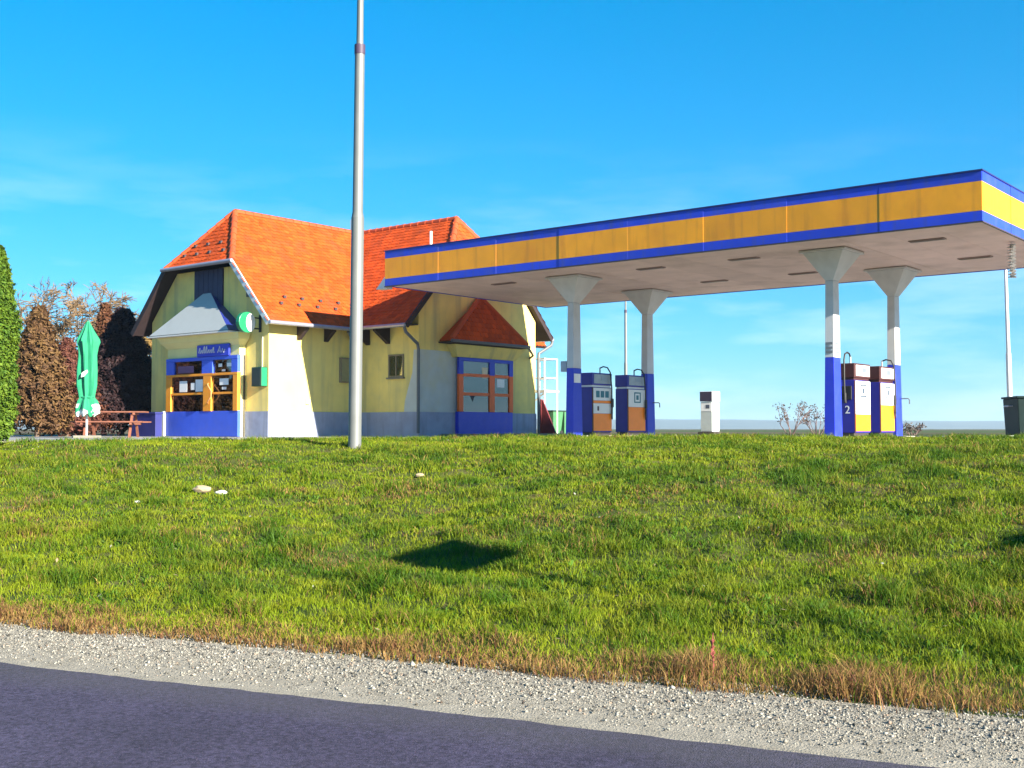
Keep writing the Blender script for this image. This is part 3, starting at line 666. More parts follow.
pr = hb(); A0, A1, AF, AB = -25.50, -21.42, -1.58, -.88; AT = (-23.33, -.88, 4.66)
pr.slab([(A0, AF, 3.24), (A1, AF, 3.24), AT], .05); pr = pr.build('porch_roof', GREYM, house)
hb().prism([(A1, AF+.005, 3.24), (A1, AB, 3.24), (AT[0]+.005, AB, AT[2])], [(A1-.05, AF+.03, 3.215), (A1-.05, AB, 3.215), (AT[0]-.03, AB, AT[2]-.05)]).build('roof_side', DBLUE, pr)
hb().prism([(A0, AF+.005, 3.24), (A0, AB, 3.24), (AT[0]-.005, AB, AT[2])], [(A0+.05, AF+.03, 3.215), (A0+.05, AB, 3.215), (AT[0]+.03, AB, AT[2]-.05)]).build('roof_side', DBLUE, pr)
hb().box(A0-.03, A1+.02, AF-.03, AB-.04, 3.172, 3.21).build('eave_board', WHITE, pr)
def shopdoor(y, x0, x1, z0, zrow, xm, postm, topm, panelm, depth, along):
    """glazed front: bottom panel, three rows of panes, two columns; returns root. along 'x' faces -y, along 'y' faces +x"""
    B = (lambda a, b, c, d, e, f: hb().box(a, b, c, d, e, f)) if along == 'x' else (lambda a, b, c, d, e, f: hb().box(-d, -c, a, b, e, f))
    root = B(x0, x1, y+.02, y+depth, 0.02, z0).build('shop_front', panelm, house, .008)
    return root, B
root, B = shopdoor(PY, PX0, PX1, .80, None, None, None, None, BLUE, .12, 'x')
BLL = BLUE
xm0, xm1 = -23.12, -22.72
LITBLUE = mat('sunlit blue paint', (.045, .11, .66), .45, .08, 3, dirt=(.10, .13, .5, .4), dscale=2)  # lighter copy of the blue paint, grazing sun put into its colour
root.data.materials[0] = LITBLUE
rows = [(.80, 1.32), (1.38, 1.84), (1.97, 2.36)]
def fr(m, *b): return B(*b).build('frame', m, root, .006)
fr(FRAMEO, PX0, PX0+.26, PY, PY+.1, .802, 1.90); fr(FRAMEO, PX1-.22, PX1, PY, PY+.1, .802, 1.90); fr(FRAMEO, xm0, xm1, PY, PY+.1, .802, 1.90)
fr(FRAMEO, PX0+.262, xm0-.002, PY+.01, PY+.09, 1.32, 1.385); fr(FRAMEO, xm1+.002, PX1-.222, PY+.01, PY+.09, 1.32, 1.385)
fr(FRAMEO, PX0, PX1, PY-.004, PY+.1, 1.902, 1.975)
fr(LITBLUE, PX0, PX0+.40, PY, PY+.1, 1.977, 2.38); fr(LITBLUE, PX1-.30, PX1, PY, PY+.1, 1.977, 2.38); fr(LITBLUE, xm0-.08, xm1+.06, PY, PY+.1, 1.977, 2.38); fr(LITBLUE, PX0, PX1, PY-.006, PY+.1, 2.382, 2.49)
def pane(a, b, e, f, back=None):
    g = B(a, b, PY+.055, PY+.061, e, f).build('pane', GLASS, root)
    if back: B(a, b, PY+.07, PY+.08, e, f).build('backing', back, root)
for a, b in ((PX0+.26, xm0), (xm1, PX1-.22)):
    pane(a, b, .80, 1.32, BROWNB if a < -24 else None); pane(a, b, 1.385, 1.90, mat('greyish brown inner board', (.22, .16, .14), .8, .25, 8) if a < -24 else None)
pane(PX0+.40, xm0-.08, 1.977, 2.38, mat('tan inner panel', (.42, .33, .26), .8, .2, 5)); pane(xm1+.06, PX1-.30, 1.977, 2.38)
def note(a, b, e, f, m=PAPER): B(a, b, PY+.050, PY+.053, e, f).build('notice', m, root)
note(-24.42, -24.02, 1.42, 1.77); note(-23.82, -23.62, 1.48, 1.70); note(-23.58, -23.20, 1.42, 1.80)
note(-22.36, -21.92, 1.60, 1.80); note(-22.24, -22.02, 1.46, 1.54)
note(-24.52, -23.68, 2.02, 2.24, mat('purple plum sign', (.16, .07, .16), .5)); note(-22.42, -22.24, 2.16, 2.26); note(-22.0, -21.76, 2.16, 2.27); note(-22.25, -22.08, 2.02, 2.08)
hb().tube([(-22.86, PY, 1.66), (-22.80, PY-.07, 1.62), (-22.58, PY-.09, 1.40), (-22.60, PY-.09, 1.25), (-22.80, PY-.07, 1.08), (-22.86, PY, 1.05)], .022, 7).build('door_handle', mat('orange door pull', (.62, .28, .10), .4), root)
B(PX0-.16, PX0-.04, PY-.04, PY+.28, .02, .82).build('post', WHITE, root, .01)
# hand painted board over the left door
sb = thing('name_board', 'blue board with white handwriting standing above the left glazed door', 'sign', W(-22.6, PY+.02, 2.494), AN)
MB().box(-.80, .80, -.06, .0, 0, .36).build('board', BLUE, sb, .008)
ws_ = MB(); random.seed(3)
def stroke(pts): ws_.tube([(x, -.064, z) for x, z in pts], .014, 5)
for k in range(7):
    x = -.66+k*.115; hgt = (.20, .13, .24, .24, .13, .13, .20)[k]
    stroke([(x-.04, .12), (x, .08+hgt*.9), (x+.03, .08+hgt), (x+.035, .10), (x+.08, .13)])
stroke([(.26, .10), (.36, .29), (.40, .10), (.32, .17)]); stroke([(.46, .10), (.50, .22), (.56, .10), (.62, .2)])
ws_.build('lettering', WHITE, sb)

# --- right porch bay (faces the forecourt)
QY0, QY1, QX = 4.28, 7.02, -17.36
B2 = lambda y0, y1, x0, x1, z0, z1: hb().box(x0, x1, y0, y1, z0, z1)
bq = lambda ex, ey, z: [(-17.545, QY0-.1-ey, z), (QX+.02+ex, QY0-.1-ey, z), (QX+.02+ex, QY1+.1+ey, z), (-17.545, QY1+.1+ey, z)]
bay2 = hb().prism(bq(0, 0, 2.54), bq(.2, .32, 2.92)).build('porch_cornice', YEL, house)
p2 = [(-17.02, 3.55, 3.05), (-17.02, 7.35, 3.05), (-17.52, 5.50, 4.55)]
pr2 = hb().slab([Vector(v)-Vector((0, 0, .02)) for v in p2], .06).build('porch_roof', WOOD, house)
for side in (3.55, 7.35):
    hb().slab([(-17.02, side, 3.03), (-17.54, side, 3.03), (-17.54, 5.50, 4.53)], .04).build('roof_side', TILE, pr2)
t_ = hb(); tiles(t_, p2); o = t_.build('roof_tiles', TILE, pr2); o['kind'] = 'stuff'
for side in (3.55, 7.35): hb().tube([(-17.02, side, 3.07), (-17.53, 5.50, 4.58)], .075, 8).build('hip_cap', RIDGE, pr2)
hb().box(-17.54, -16.98, 3.51, 7.39, 2.94, 2.985).build('eave_board', WOOD, pr2)
hb().tube([(-16.97, 3.5, 3.0), (-16.97, 7.42, 3.0)], .05, 8).build('gutter', PIPE, pr2)
hb().tube([(-17.0, 7.40, 2.97), (-17.2, 7.9, 2.75), (-17.50, 8.1, 2.68)], .04, 7).build('downpipe', PIPE, pr2)
root2 = B2(QY0, QY1, -17.52, QX-.02, .02, .80).build('shop_front', BLUE, house, .008)
B2(QY0, QY1, -17.54, -17.50, .802, 2.53).build('bay_interior', mat('grey inner wall', (.40, .40, .42), .8, .2, 2), root2)
def f2(m, y0, y1, z0, z1, e=0): B2(y0, y1, QX-.08, QX+e, z0, z1).build('frame', m, root2, .006)
ym0, ym1 = 5.80, 6.06
f2(FRAMER, QY0, QY0+.22, .802, 2.0); f2(FRAMER, QY1-.2, QY1, .802, 2.0); f2(FRAMER, ym0, ym1, .802, 2.0)
for z in (1.32, 1.93): f2(FRAMER, QY0+.222, ym0-.002, z, z+.10, -.01); f2(FRAMER, ym1+.002, QY1-.202, z, z+.10, -.01)
f2(BLUE, QY0, QY0+.22, 2.002, 2.42); f2(BLUE, QY1-.2, QY1, 2.002, 2.42); f2(BLUE, ym0, ym1, 2.002, 2.42); f2(BLUE, QY0, QY1, 2.422, 2.535, .004)
for y0, y1 in ((QY0+.22, ym0), (ym1, QY1-.2)):
    for z0, z1 in ((.80, 1.34), (1.40, 1.96), (2.02, 2.42)):
        B2(y0, y1, QX-.045, QX-.039, z0, z1).build('pane', GLASS, root2)
        B2(y0+.01, y1-.01, QX-.060, QX-.055, z0, z1).build('painted_reflection', PANEBK, root2)  # added pale sheet, its colour stands in for the bright reflection in the glass
B2(6.2, 6.6, QX-.036, QX-.033, 1.62, 1.9).build('notice', PAPER, root2); B2(5.45, 5.72, QX-.036, QX-.033, 1.9, 2.25).build('notice', mat('cream poster', (.75, .62, .42), .8), root2)
hb().add([(QX-.034, 4.85, 1.32), (QX-.034, 5.1, 1.32), (QX-.034, 4.98, 1.12)], [(0, 1, 2)]).build('notice', mat('dark pennant', (.05, .05, .06), .7), root2)
hb().box(-17.5, -16.3, 3.6, 8.6, 0.0, .10).build('door_step', CONC, house)

# wall fittings
o = MB().box(-.13, .13, -.10, 0, -.16, .16).box(-.09, .09, -.13, -.102, -.12, .12).build('wall_lamp', mat('dark lamp housing', (.10, .09, .07), .5), None, .01)
place(o, W(-21.2, -.902, 4.42), AN); tag(o, 'small dark square lamp high on the left gable wall', 'lamp')
mbx = thing('green_box', 'dark green metal box on the gable wall below the round sign', 'box', W(-20.62, -.90, 1.52), AN)
MB().box(-.24, .22, -.24, 0, 0, .58).build('case', mat('dark green enamel', (.012, .06, .03), .4, .1, 5), mbx, .015)
MB().box(-.20, .18, -.25, -.241, .04, .54).build('door', mat('blackish green enamel', (.02, .03, .025), .4), mbx)
MB().box(.221, .228, -.23, -.03, .02, .56).build('side_plate', mat('bright green enamel', (.01, .22, .09), .4), mbx)
MB().tube([(0, -.02, .58), (0, -.02, 1.5)], .012, 5).build('cable', WHITE, mbx)
rs2 = thing('round_sign', 'round green and white projecting sign on the gable wall by the eave', 'sign', W(-20.75, -.90, 3.06), AN)
mm_ = MB(); n = 24
ring = lambda r, x, sy=1, cy=-.55, cz=.36: [(x, cy+math.cos(2*math.pi*k/n)*r*sy, cz+math.sin(2*math.pi*k/n)*r) for k in range(n)]
mm_.prism(ring(.31, -.08), ring(.31, .08)).build('sign_case', mat('green sign enamel', (.01, .20, .08), .35), rs2, .01)
MB().prism(ring(.27, .08, .62, -.44), ring(.27, .095, .62, -.44)).build('white_emblem', PWHT, rs2)
MB().prism(ring(.07, .095, .8, -.50, .42), ring(.07, .10, .8, -.50, .42)).build('red_emblem', mat('pale red print', (.60, .25, .2), .5), rs2)
MB().box(-.02, .02, -.28, 0, .5, .54).box(-.02, .02, -.28, 0, .18, .22).box(-.05, .05, -.03, 0, .1, .62).build('bracket', BLACK, rs2)

# ------------------------------------------------------------------ things around the house
def parasol():
    x, y = wpos(87, 30.5); t = thing('closed_parasol', 'tall closed green parasol beside the picnic table', 'parasol', (x, y, P+.01), .4)
    MB().box(-.35, .35, -.35, .35, 0, .07).build('base', CONC, t, .01)
    MB().tube([(0, 0, .05), (0, 0, 3.1)], .028, 8).build('pole', WHITE, t)
    prof = [(.60, .235), (.66, .27), (.80, .26), (.98, .215), (1.06, .17), (1.14, .175), (1.4, .225), (1.8, .235), (2.2, .215), (2.42, .235), (2.55, .26), (2.62, .24), (2.85, .13), (3.02, .06), (3.12, .02)]
    mb = MB(); seg = 40; vs = []
    for j, (z, r) in enumerate(prof):
        for k in range(seg):
            a = 2*math.pi*k/seg; fold = 1+.20*math.cos(7*a+.22*j+.7*math.sin(2*a+.4*j))*(1 if r > .05 else 0)+.09*math.sin(3*a+.8*j)
            vs.append((math.cos(a)*r*fold*1.0, math.sin(a)*r*fold, z+(.05*math.cos(8*a) if j == 0 else 0)))
    mb.add(vs, [(j*seg+k, j*seg+(k+1) % seg, (j+1)*seg+(k+1) % seg, (j+1)*seg+k) for j in range(len(prof)-1) for k in range(seg)], True)
    m = mat('green parasol cloth', (.007, .20, .092), .8, .12, 4, bump=.2, bscale=20); tt = m.node_tree; k = tt.links.new; b = tt.nodes['Principled BSDF']
    src = b.inputs['Base Color'].links[0].from_socket; c = tt.nodes.new('ShaderNodeTexCoord'); s = tt.nodes.new('ShaderNodeSeparateXYZ'); k(c.outputs['Object'], s.inputs[0])
    nn = tt.nodes.new('ShaderNodeTexNoise'); nn.inputs['Scale'].default_value = 3.2; k(c.outputs['Object'], nn.inputs['Vector'])
    r1 = tt.nodes.new('ShaderNodeMapRange'); r1.inputs[1].default_value = .92; r1.inputs[2].default_value = .86; k(s.outputs['Z'], r1.inputs[0])
    r2 = tt.nodes.new('ShaderNodeMapRange'); r2.inputs[1].default_value = .50; r2.inputs[2].default_value = .54; k(nn.outputs['Fac'], r2.inputs[0])
    mu = tt.nodes.new('ShaderNodeMath'); mu.operation = 'MULTIPLY'; k(r1.outputs[0], mu.inputs[0]); k(r2.outputs[0], mu.inputs[1])
    mi = tt.nodes.new('ShaderNodeMix'); mi.data_type = 'RGBA'; mi.inputs['B'].default_value = (.72, .75, .70, 1); k(mu.outputs[0], mi.inputs['Factor']); k(src, mi.inputs['A']); k(mi.outputs['Result'], b.inputs['Base Color'])
    cl = mb.build('cloth', m, t)
    MB().tube([(.17*math.cos(a), .17*math.sin(a), 1.08) for a in np.linspace(0, 6.283, 17)], .02, 6).build('tie_strap', mat('dark green strap', (.01, .2, .1), .8), cl)
    MB().prism([(-.17, -.265, 1.60), (-.10, -.265, 1.62), (.0, -.265, 1.74), (-.02, -.265, 1.80), (-.15, -.265, 1.72)], [(-.17, -.215, 1.60), (-.10, -.215, 1.62), (.0, -.215, 1.74), (-.02, -.215, 1.80), (-.15, -.215, 1.72)]).build('emblem', mat('faded white print', (.5, .6, .5), .8), cl)
parasol()
def picnic():
    x, y = wpos(112, 32.5); t = thing('picnic_table', 'reddish brown wooden picnic table with fixed benches by the parasol', 'table', (x, y, P+.01), .15)
    wd_ = mat('reddish brown stained plank', (.19, .065, .035), .7, .25, 9, rnd=.12)
    for i in range(5): MB().box(-.95, .95, -.36+i*.146, -.36+i*.146+.136, .70, .74).build('tabletop_plank', wd_, t, .005)
    for s in (-1, 1):
        for i in range(2): MB().box(-.95, .95, s*.72-.14+i*.145, s*.72-.14+i*.145+.135, .42, .46).build('bench_plank', wd_, t, .005)
        MB().box(s*.65-.03, s*.65+.03, -.84, .84, .36, .418).build('bench_bearer', wd_, t); MB().box(s*.65-.03, s*.65+.03, -.36, .36, .64, .698).build('top_bearer', wd_, t)
        for q in (-1, 1):
            a, b = (s*.60, q*.70), (s*.60, q*.22)
            MB().prism([(a[0]-.03, a[1]-.05, 0), (a[0]+.03, a[1]-.05, 0), (a[0]+.03, a[1]+.05, 0), (a[0]-.03, a[1]+.05, 0)], [(b[0]-.03, b[1]-.05, .698), (b[0]+.03, b[1]-.05, .698), (b[0]+.03, b[1]+.05, .698), (b[0]-.03, b[1]+.05, .698)]).build('leg', wd_, t)
picnic()
def low_wall():
    o = MB().box(-.7, .7, -.12, .12, 0, .72).box(-.73, .73, -.15, .15, .722, .78).build('low_blue_wall', mat('navy wall paint', (.010, .014, .13), .6, .15, 3), None, .01)
    x, y = wpos(146, 36.5); place(o, (x, y, P), AN); tag(o, 'low dark blue parapet wall beside the left porch', 'wall')
low_wall()
# outside stair of white tube at the far corner
st = thing('white_metal_stair', 'white tubular landing with railing behind the house corner', 'staircase', W(-17.95, 9.15), AN)
for (x, y) in ((-.5, .0), (.28, .0), (-.5, .75), (.28, .75)): MB().tube([(x, y, 0), (x, y, 2.75)], .03, 6).build('post', WHITE, st)
MB().box(-.55, .33, -.05, .80, 1.55, 1.62).build('landing', WHITE, st)
for z in (2.05, 2.73): MB().tube([(-.5, .0, z), (.28, .0, z), (.28, .75, z), (-.5, .75, z)], .025, 6).build('rail', WHITE, st)
MB().tube([(.28, 0, 1.52), (-.35, 0, 1.1)], .025, 6).build('brace', WHITE, st)
rb = thing('red_board', 'dark red sloping board leaning behind the house corner', 'board', W(-17.15, 8.70), AN)
MB().prism([(-.35, 0, 0), (.32, 0, 0), (.30, 0, .12), (-.25, 0, 1.25), (-.35, 0, 1.25)], [(-.35, .05, 0), (.32, .05, 0), (.30, .05, .12), (-.25, .05, 1.25), (-.35, .05, 1.25)]).build('panel', mat('dark red paint', (.17, .025, .03), .6, .2, 4), rb)
MB().box(-.36, -.30, -.02, .07, 0, 1.28).build('batten', mat('dark red paint', (.17, .025, .03), .6), rb)
def wheelie(px, d, label):
    x, y = wpos(px, d); t = thing('wheelie_bin', label, 'bin', (x, y, P), AN, 'green wheelie bins behind the canopy')
    g = mat('green bin plastic', (.05, .16, .07), .5, .12, 4, rnd=.15)
    o = MB(); frustum(o, 0, 0, .20, .24, .06, .27, .33, .92); o.build('body', g, t, .015)
    MB().box(-.29, .29, -.35, .35, .922, .98).build('lid', mat('dark green bin lid', (.02, .05, .03), .5), t, .02)
    for s in (-1, 1): MB().tube([(s*.20-.03, .26, .10), (s*.20+.03, .26, .10)], .10, 10).build('wheel', BLACK, t)
    MB().tube([(-.2, .38, .95), (.2, .38, .95)], .018, 6).build('handle', BLACK, t)
wheelie(553, 45, 'green wheelie bin nearest the house, left of a pair'); wheelie(564, 45.6, 'green wheelie bin partly behind the left canopy column')
def container():
    d = 27.5; x, y = wpos(1003, d); t = thing('waste_container', 'dark green waste container at the right edge behind the grass', 'container', (x+1.2, y+.1, P), R(-8))
    g = mat('dark green container paint', (.004, .017, .015), .6, .2, 3, spec=.2)
    o = MB(); frustum(o, 0, 0, .90, .58, .10, .94, .62, .98); o.build('body', g, t, .02)
    MB().box(-.97, .97, -.66, .66, .982, 1.03).build('rim', g, t, .01)
    for i in range(4): MB().box(-.62+i*.38, -.56+i*.38, -.66, -.55, .2, .96).build('rib', g, t, .01)
    for sx_ in (-1, 1):
        for sy_ in (-1, 1): MB().tube([(sx_*.6-.03, sy_*.38, .08), (sx_*.6+.03, sy_*.38, .08)], .08, 10).build('wheel', BLACK, t)
    for s in (-1, 1): MB().tube([(s*.93, -.2, .8), (s*1.02, -.2, .8), (s*1.02, .2, .8), (s*.93, .2, .8)], .02, 6).build('lifting_bar', STEEL, t)
container()
# lamp posts
def lamp(name, label, loc, h, r0, r1, rz, lean=0.):
    t = thing(name, label, 'lamp post', loc, rz); t.rotation_euler = (0, lean, rz)
    MB().tube([(0, 0, -.15), (0, 0, h*.41)], [r0, r0*.97], 16).build('lower_shaft', POLE, t)
    MB().tube([(0, 0, h*.41), (0, 0, h*.416+.04), (0, 0, h*.71)], [r0*.97, r1*1.12, r1*1.05], 16).build('middle_shaft', POLE, t)
    MB().tube([(0, 0, h*.705), (0, 0, h*.722)], r1*1.16, 16).build('band', mat('dark purple band', (.05, .03, .06), .6), t)
    MB().tube([(0, 0, h*.71), (0, 0, h), (0, -.25, h+.25), (0, -1.1, h+.4)], [r1*.78, r1*.6, r1*.5, r1*.45], 12).build('arm', POLE, t)
    MB().prism([(-.12, -1.0, h+.34), (.12, -1.0, h+.34), (.09, -1.65, h+.40), (-.09, -1.65, h+.40)], [(-.10, -1.0, h+.46), (.10, -1.0, h+.46), (.07, -1.6, h+.48), (-.07, -1.6, h+.48)]).build('lamp_head', GREYW, t, .02)
lamp('lamp_post', 'tall grey tapered lamp post standing in the grass before the house', (-2.5, 18.3, 1.24), 9.0, .105, .075, R(24), R(.45))
x, y = wpos(626, 56); lamp('lamp_post', 'thin pale lamp mast far behind the left fuel pumps', (x, y, P), 8.4, .085, .06, 2.5)
def mast():
    x, y = wpos(1010.5, 34); t = thing('mast', 'pale steel mast behind the dark container at right', 'mast', (x, y, P), 0)
    t.rotation_euler = (0, R(-.9), 0)
    MB().tube([(0, 0, 0), (0, 0, 2.5)], .075, 10).build('lower_shaft', WHITE, t); MB().tube([(0, 0, 2.5), (0, 0, 5.2)], [.058, .045], 10).build('upper_shaft', WHITE, t)
    MB().tube([(0, 0, 5.2), (0, 0, 5.28)], .08, 10).build('cap', GREYW, t)
mast()
# road signs on the verge, right of the view
def roadsign(label, c, zc, w, h, rz):
    r_, n_ = rn(c[0], c[1]); zg = float(zt(np.array([r_]), np.array([n_]))[0])
    t = thing('road_sign', label, 'road sign', (c[0], c[1], zg-.05), rz, 'road signs on the verge')
    MB().tube([(0, 0, 0), (0, 0, zc+h/2-zg)], .04, 8).build('post', POLE, t)
    MB().box(.042, .06, -w/2, w/2, zc-h/2-zg, zc+h/2-zg).build('plate', WHITE, t, .01)
    MB().box(.061, .064, -w/2+.04, w/2-.04, zc-h/2-zg+.04, zc+h/2-zg-.04).build('face', BLUE, t)
roadsign('rectangular sign on a grey post beside the gravel, nearest the camera', (4.19, 6.28), 2.90, .84, .44, R(-28))
roadsign('rectangular sign on a grey post farther right along the bank', (9.50, 5.28), 3.10, .84, .44, R(-28))
# pale stones lying on the bank
for i, (px, d, s, lb) in enumerate(((203, 14.9, .09, 'flat tan stone lying in the grass left of the lamp post'), (222, 14.75, .06, 'small white stone beside the tan stone in the grass'), (138, 14.2, .035, 'tiny white pebble in the grass at left'), (420, 15.3, .05, 'pale stone in the grass just below the lamp post'))):
    x, y = wpos(px, d); r_, n_ = rn(x, y); zg = float(zt(np.array([r_]), np.array([n_]))[0])
    bm = bmesh.new(); bmesh.ops.create_icosphere(bm, subdivisions=2, radius=1)
    for v in bm.verts: v.co *= random.uniform(.85, 1.15); v.co = Vector((v.co.x*s*1.3, v.co.y*s, v.co.z*s*.55))
    me = bpy.data.meshes.new('stone'); bm.to_mesh(me); bm.free(); me.materials.append(mat('tan stone', (.32, .25, .15), .9, .2, 9) if i in (0, 3) else mat('white stone', (.45, .44, .40), .9, .12, 9))
    o = bpy.data.objects.new('stone', me); COL.objects.link(o); o.location = (x, y, zg+s*.3+.02); tag(o, lb, 'stone', 'stones on the bank')

# ------------------------------------------------------------------ trees
LEAF = attr_mat('conifer spray', .7, .25, .25)
def leafmesh(name, pts, nrm, size, colr, parent, elong=1.6):
    M = len(pts); u = rng.normal(size=(M, 3)); u -= nrm*(u*nrm).sum(1, keepdims=True); u /= np.linalg.norm(u, axis=1, keepdims=True)
    w = np.cross(nrm, u); s = size[:, None]
    v = np.stack([pts-u*s*.5, pts+w*s*.45/elong, pts+u*s*.5*elong, pts-w*s*.45/elong], 1).reshape(-1, 3)
    lp = np.arange(M*4); o = npmesh(name, v, lp, np.full(M, 4), LEAF, np.repeat(colr, 4, 0)); o.parent = parent; return o
BARK = mat('brown bark', (.10, .07, .05), .9, .3, 8)
def thuja(name, label, loc, h, rad, c0, c1, M=14000, prof=None, seed=1, leaf=1.):
    global rng
    t = thing(name, label, 'tree', loc, 0, 'evergreen conifers by the house')
    g = np.random.default_rng(seed)
    pr_ = prof or (lambda q: np.minimum(1, (1-q)*1.22)*np.minimum(1, .8+q*2))
    M = int(M*1.9); K = max(260, M//60); zc = g.random(K)**.80*.985; ac = g.uniform(0, 6.283, K)          # sprays, each a fan of small scale leaves
    rcx = rad*pr_(zc)*(.40+.62*(vnoise(ac*1.9+seed*5, zc*h*1.6)*.55+g.random(K)*.45))
    k_ = g.integers(0, K, M); d = np.stack([np.cos(ac), np.sin(ac), g.uniform(.5, 1.5, K)], -1); d /= np.linalg.norm(d, axis=1, keepdims=True)
    ln = g.uniform(0, 1, M)**.7*((rad*.40+.07)*(.3+.75*np.clip(pr_(zc), 0, 1))*g.uniform(.6, 1.3, K))[k_]
    p = np.stack([np.cos(ac)*rcx, np.sin(ac)*rcx, .06+zc*(h*.95)], -1)[k_]+d[k_]*ln[:, None]+g.normal(0, 1, (M, 3))*(.02+.05*rad)*(.35+.65*np.clip(pr_(zc), 0, 1))[k_][:, None]*(1.25-ln/ln.max())[:, None]
    inn = g.random(M) < .22; p[inn, :2] *= g.uniform(.2, .8, (inn.sum(), 1)); p[:, 2] = np.maximum(p[:, 2], .02); z = zc[k_]; a = ac[k_]
    n = d[k_]+g.normal(0, .6, (M, 3)); n /= np.linalg.norm(n, axis=1, keepdims=True)
    k = np.clip(g.random(K)[k_]*.7+g.normal(.15, .2, M), 0, 1)[:, None]
    c = np.array(c0)*(1-k)+np.array(c1)*k
    leafmesh('crown', p, n, g.uniform(.06, .15, M)*leaf, c*g.uniform(.75, 1.25, (M, 1)), t)
    MB().tube([(0, 0, -.05), (.02, 0, h*.5), (0, 0, h*.9)], [.10, .06, .015], 7).build('trunk', BARK, t); return t
def tw(px, d): x, y = wpos(px, d); return (x, y, P)
thuja('thuja_tree', 'bright green columnar thuja cut by the left edge of the photo', tw(-7, 19), 3.40, .27, (.04, .10, .008), (.13, .20, .014), 60000, lambda q: np.minimum(1, (1-q)*2.6)**.7, 3, .5)
thuja('thuja_tree', 'bronze brown conifer right of the bright green thuja', tw(38, 36), 4.2, 1.05, (.085, .042, .022), (.16, .09, .03), 24000, None, 4)
thuja('thuja_tree', 'low reddish brown conifer directly left of the parasol', tw(66, 37), 3.2, .85, (.10, .03, .025), (.16, .065, .04), 18000, None, 5)
thuja('thuja_tree', 'slim brown conifer just behind the top of the parasol', tw(104, 44.5), 5.3, .9, (.10, .035, .02), (.17, .075, .03), 14000, None, 6)
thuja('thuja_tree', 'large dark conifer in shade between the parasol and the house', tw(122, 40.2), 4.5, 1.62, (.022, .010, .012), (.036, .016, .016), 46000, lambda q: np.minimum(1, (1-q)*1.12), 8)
thuja('thuja_tree', 'squat dark reddish conifer right behind the picnic table', tw(88, 38.5), 2.5, .6, (.085, .025, .02), (.13, .05, .025), 14000, None, 9)
def bare_tree(name, label, loc, h, spread, seed, m, depth=5, droop=.25, twigs=True):
    t = thing(name, label, 'tree', loc, 0); g = random.Random(seed); trunk = MB(); crown = MB()
    def grow(p, d, L_, r, lev):
        pts = [p]; rr = [r]; q = p.copy(); dd = d.copy(); n = 4
        for i in range(n):
            dd = (dd+Vector((g.gauss(0, .14), g.gauss(0, .14), g.gauss(0, .08)-(droop*.35 if lev >= 3 else -.03)))).normalized(); q = q+dd*L_/n; pts.append(q.copy()); rr.append(r*(1-.4*(i+1)/n))
        (trunk if lev == 0 else crown).tube(pts, rr, 6 if lev < 2 else 3, False)
        if lev >= depth: return
        for i in range(g.choice((3, 4)) if lev < 4 else 3):
            b = pts[g.choice((2, 3, 4)) if lev else g.choice((3, 4))]; nd = (dd+Vector((g.gauss(0, spread), g.gauss(0, spread), g.gauss(.1, spread*.5)))).normalized(); grow(b.copy(), nd, L_*g.uniform(.58, .82), max(r*.52, .017), lev+1)
    grow(Vector((0, 0, -.1)), Vector((0, 0, 1)), h*.30, h*.016, 0)
    trunk.build('trunk', m, t); crown.build('crown', m, t); return t
TWIG = mat('tan willow twigs', (.15, .092, .04), .8, .2, 3); TW2 = mat('dry brown stems', (.16, .10, .09), .8, .2, 5)
bare_tree('bare_tree', 'bare tan willow behind the parasol and conifers', (*wpos(90, 54), P), 9.4, .62, 5, TWIG, 7, .15)
bare_tree('bare_tree', 'smaller bare golden tree between dark conifer and house', (*wpos(138, 58), P), 7.5, .62, 9, mat('golden twigs', (.22, .13, .03), .8, .2, 3), 7, .15)
def bush(label, loc, h, seed):
    t = thing('dry_bush', label, 'bush', loc, 0, 'dry bushes behind the forecourt'); g = random.Random(seed); m = MB(); lf = []
    for i in range(9):
        a = g.uniform(0, 6.28); d = Vector((math.cos(a)*.6, math.sin(a)*.6, 1)).normalized(); p = Vector((math.cos(a)*.1, math.sin(a)*.1, 0)); pts = [p.copy()]
        for k in range(5): d = (d+Vector((g.gauss(0, .2), g.gauss(0, .2), .05))).normalized(); p = p+d*h*.22; pts.append(p.copy())
        m.tube(pts, [.018, .016, .013, .011, .009, .006], 4, False)
        for k in range(4):
            q = pts[g.choice((2, 3, 4))]; e = (d+Vector((g.gauss(0, .6), g.gauss(0, .6), 0))).normalized(); m.tube([q, q+e*h*.15, q+e*h*.26], [.008, .006, .004], 4, False)
            for j in range(7): lf.append(q+e*h*g.uniform(.15, .3)+Vector((g.gauss(0, .05), g.gauss(0, .05), g.gauss(0, .05))))
    m.build('stems', TW2, t); pts = np.array([tuple(q) for q in lf]); nr = rng.normal(size=pts.shape); nr /= np.linalg.norm(nr, axis=1, keepdims=True)
    leafmesh('leaves', pts, nr, rng.uniform(.05, .11, len(pts)), np.tile([[.10, .075, .06]], (len(pts), 1))*rng.uniform(.6, 1.4, (len(pts), 1)), t)
bush('dry leafless bush midway between lone white pump and right pumps', (*wpos(790, 46), P-.02), 1.25, 1)
bush('dry leafless bush just left of the right canopy column', (*wpos(817, 46.5), P-.02), 1.15, 2)
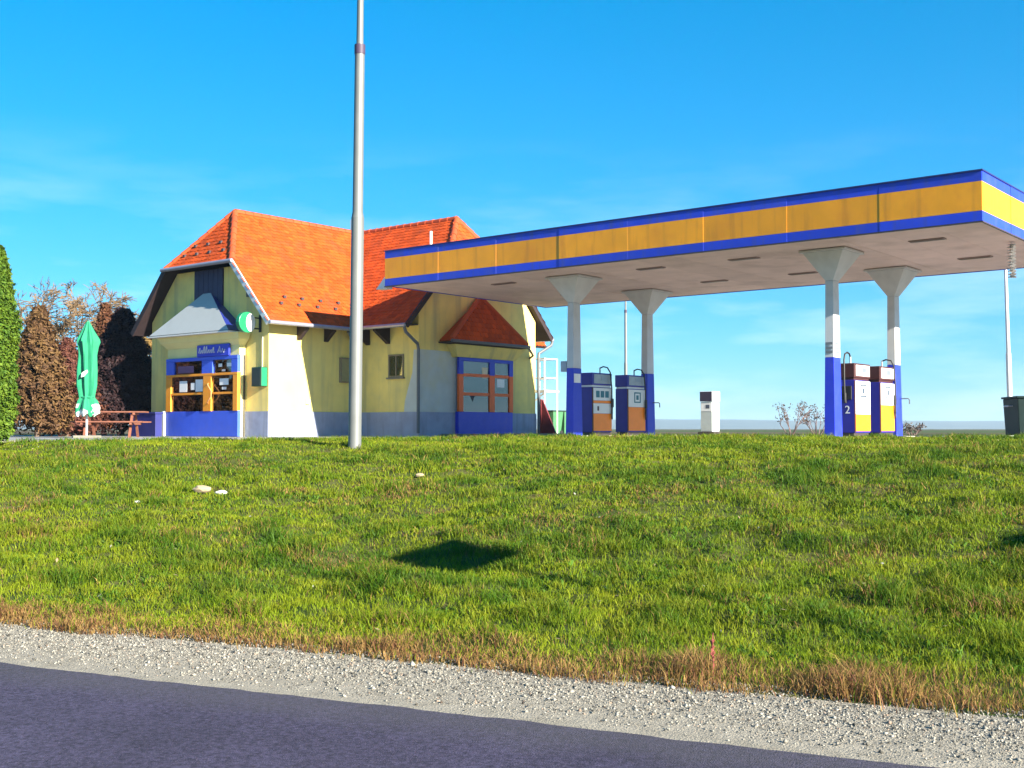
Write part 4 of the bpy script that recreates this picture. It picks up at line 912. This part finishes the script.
bush('small dry bush seen right of the far right column', (*wpos(912, 47), P-.02), .5, 5)
def stalk():
    x, y = wpos(711, 7.15); r_, n_ = rn(x, y); z = float(zt(np.array([r_]), np.array([n_]))[0])
    m = MB(); m.tube([(0, 0, 0), (.004, 0, .10), (-.004, .005, .2), (.004, 0, .27)], [.006, .005, .004, .002], 5)
    g = random.Random(2)
    for k in range(40): zz = g.uniform(.05, .22); a = g.uniform(0, 6.28); m.tube([(0, 0, zz), (math.cos(a)*.014, math.sin(a)*.014, zz+.014)], [.004, .002], 4)
    o = m.build('dock_stalk', mat('dry red seed stalk', (.30, .07, .06), .8, .2, 20)); o.location = (x, y, z); tag(o, 'dry reddish dock stalk upright at the edge of the gravel', 'plant')
stalk()

# ------------------------------------------------------------------ far hills
def hills(name, y0, hmax, seed, m):
    xs = np.linspace(-3600, 3600, 220); mb = MB(); q = len(xs)
    hh = hmax*(.35+.65*fbm(xs*.0021+seed, xs*0+seed, 4))
    rows_ = [(0, 0), (250, .75), (450, 1), (900, .9)]
    vs = [(x, y0+dy, P-1+h_*f) for dy, f in rows_ for x, h_ in zip(xs, hh)]
    mb.add(vs, [(j*q+i, j*q+i+1, (j+1)*q+i+1, (j+1)*q+i) for j in range(3) for i in range(q-1)], True)
    return struct(mb.build(name, m))
hills('hills', 2600, 34, 2.3, mat('wooded hillside', (.05, .07, .04), .95, .35, .012))
def haze():
    o = MB().box(-5500, 5500, -60, 3700, -1.0, 42).build('haze', bpy.data.materials.new('haze air'))
    m = o.data.materials[0]; m.use_nodes = True; t = m.node_tree; t.nodes.clear()
    v = t.nodes.new('ShaderNodeVolumePrincipled'); v.inputs['Density'].default_value = .00021; v.inputs['Color'].default_value = (.62, .80, 1, 1); v.inputs['Anisotropy'].default_value = .1
    t.links.new(v.outputs[0], t.nodes.new('ShaderNodeOutputMaterial').inputs['Volume']); o.display_type = 'WIRE'
    tag(o, 'thin pale blue haze over the distant fields and hills', 'haze'); o['kind'] = 'stuff'
haze()
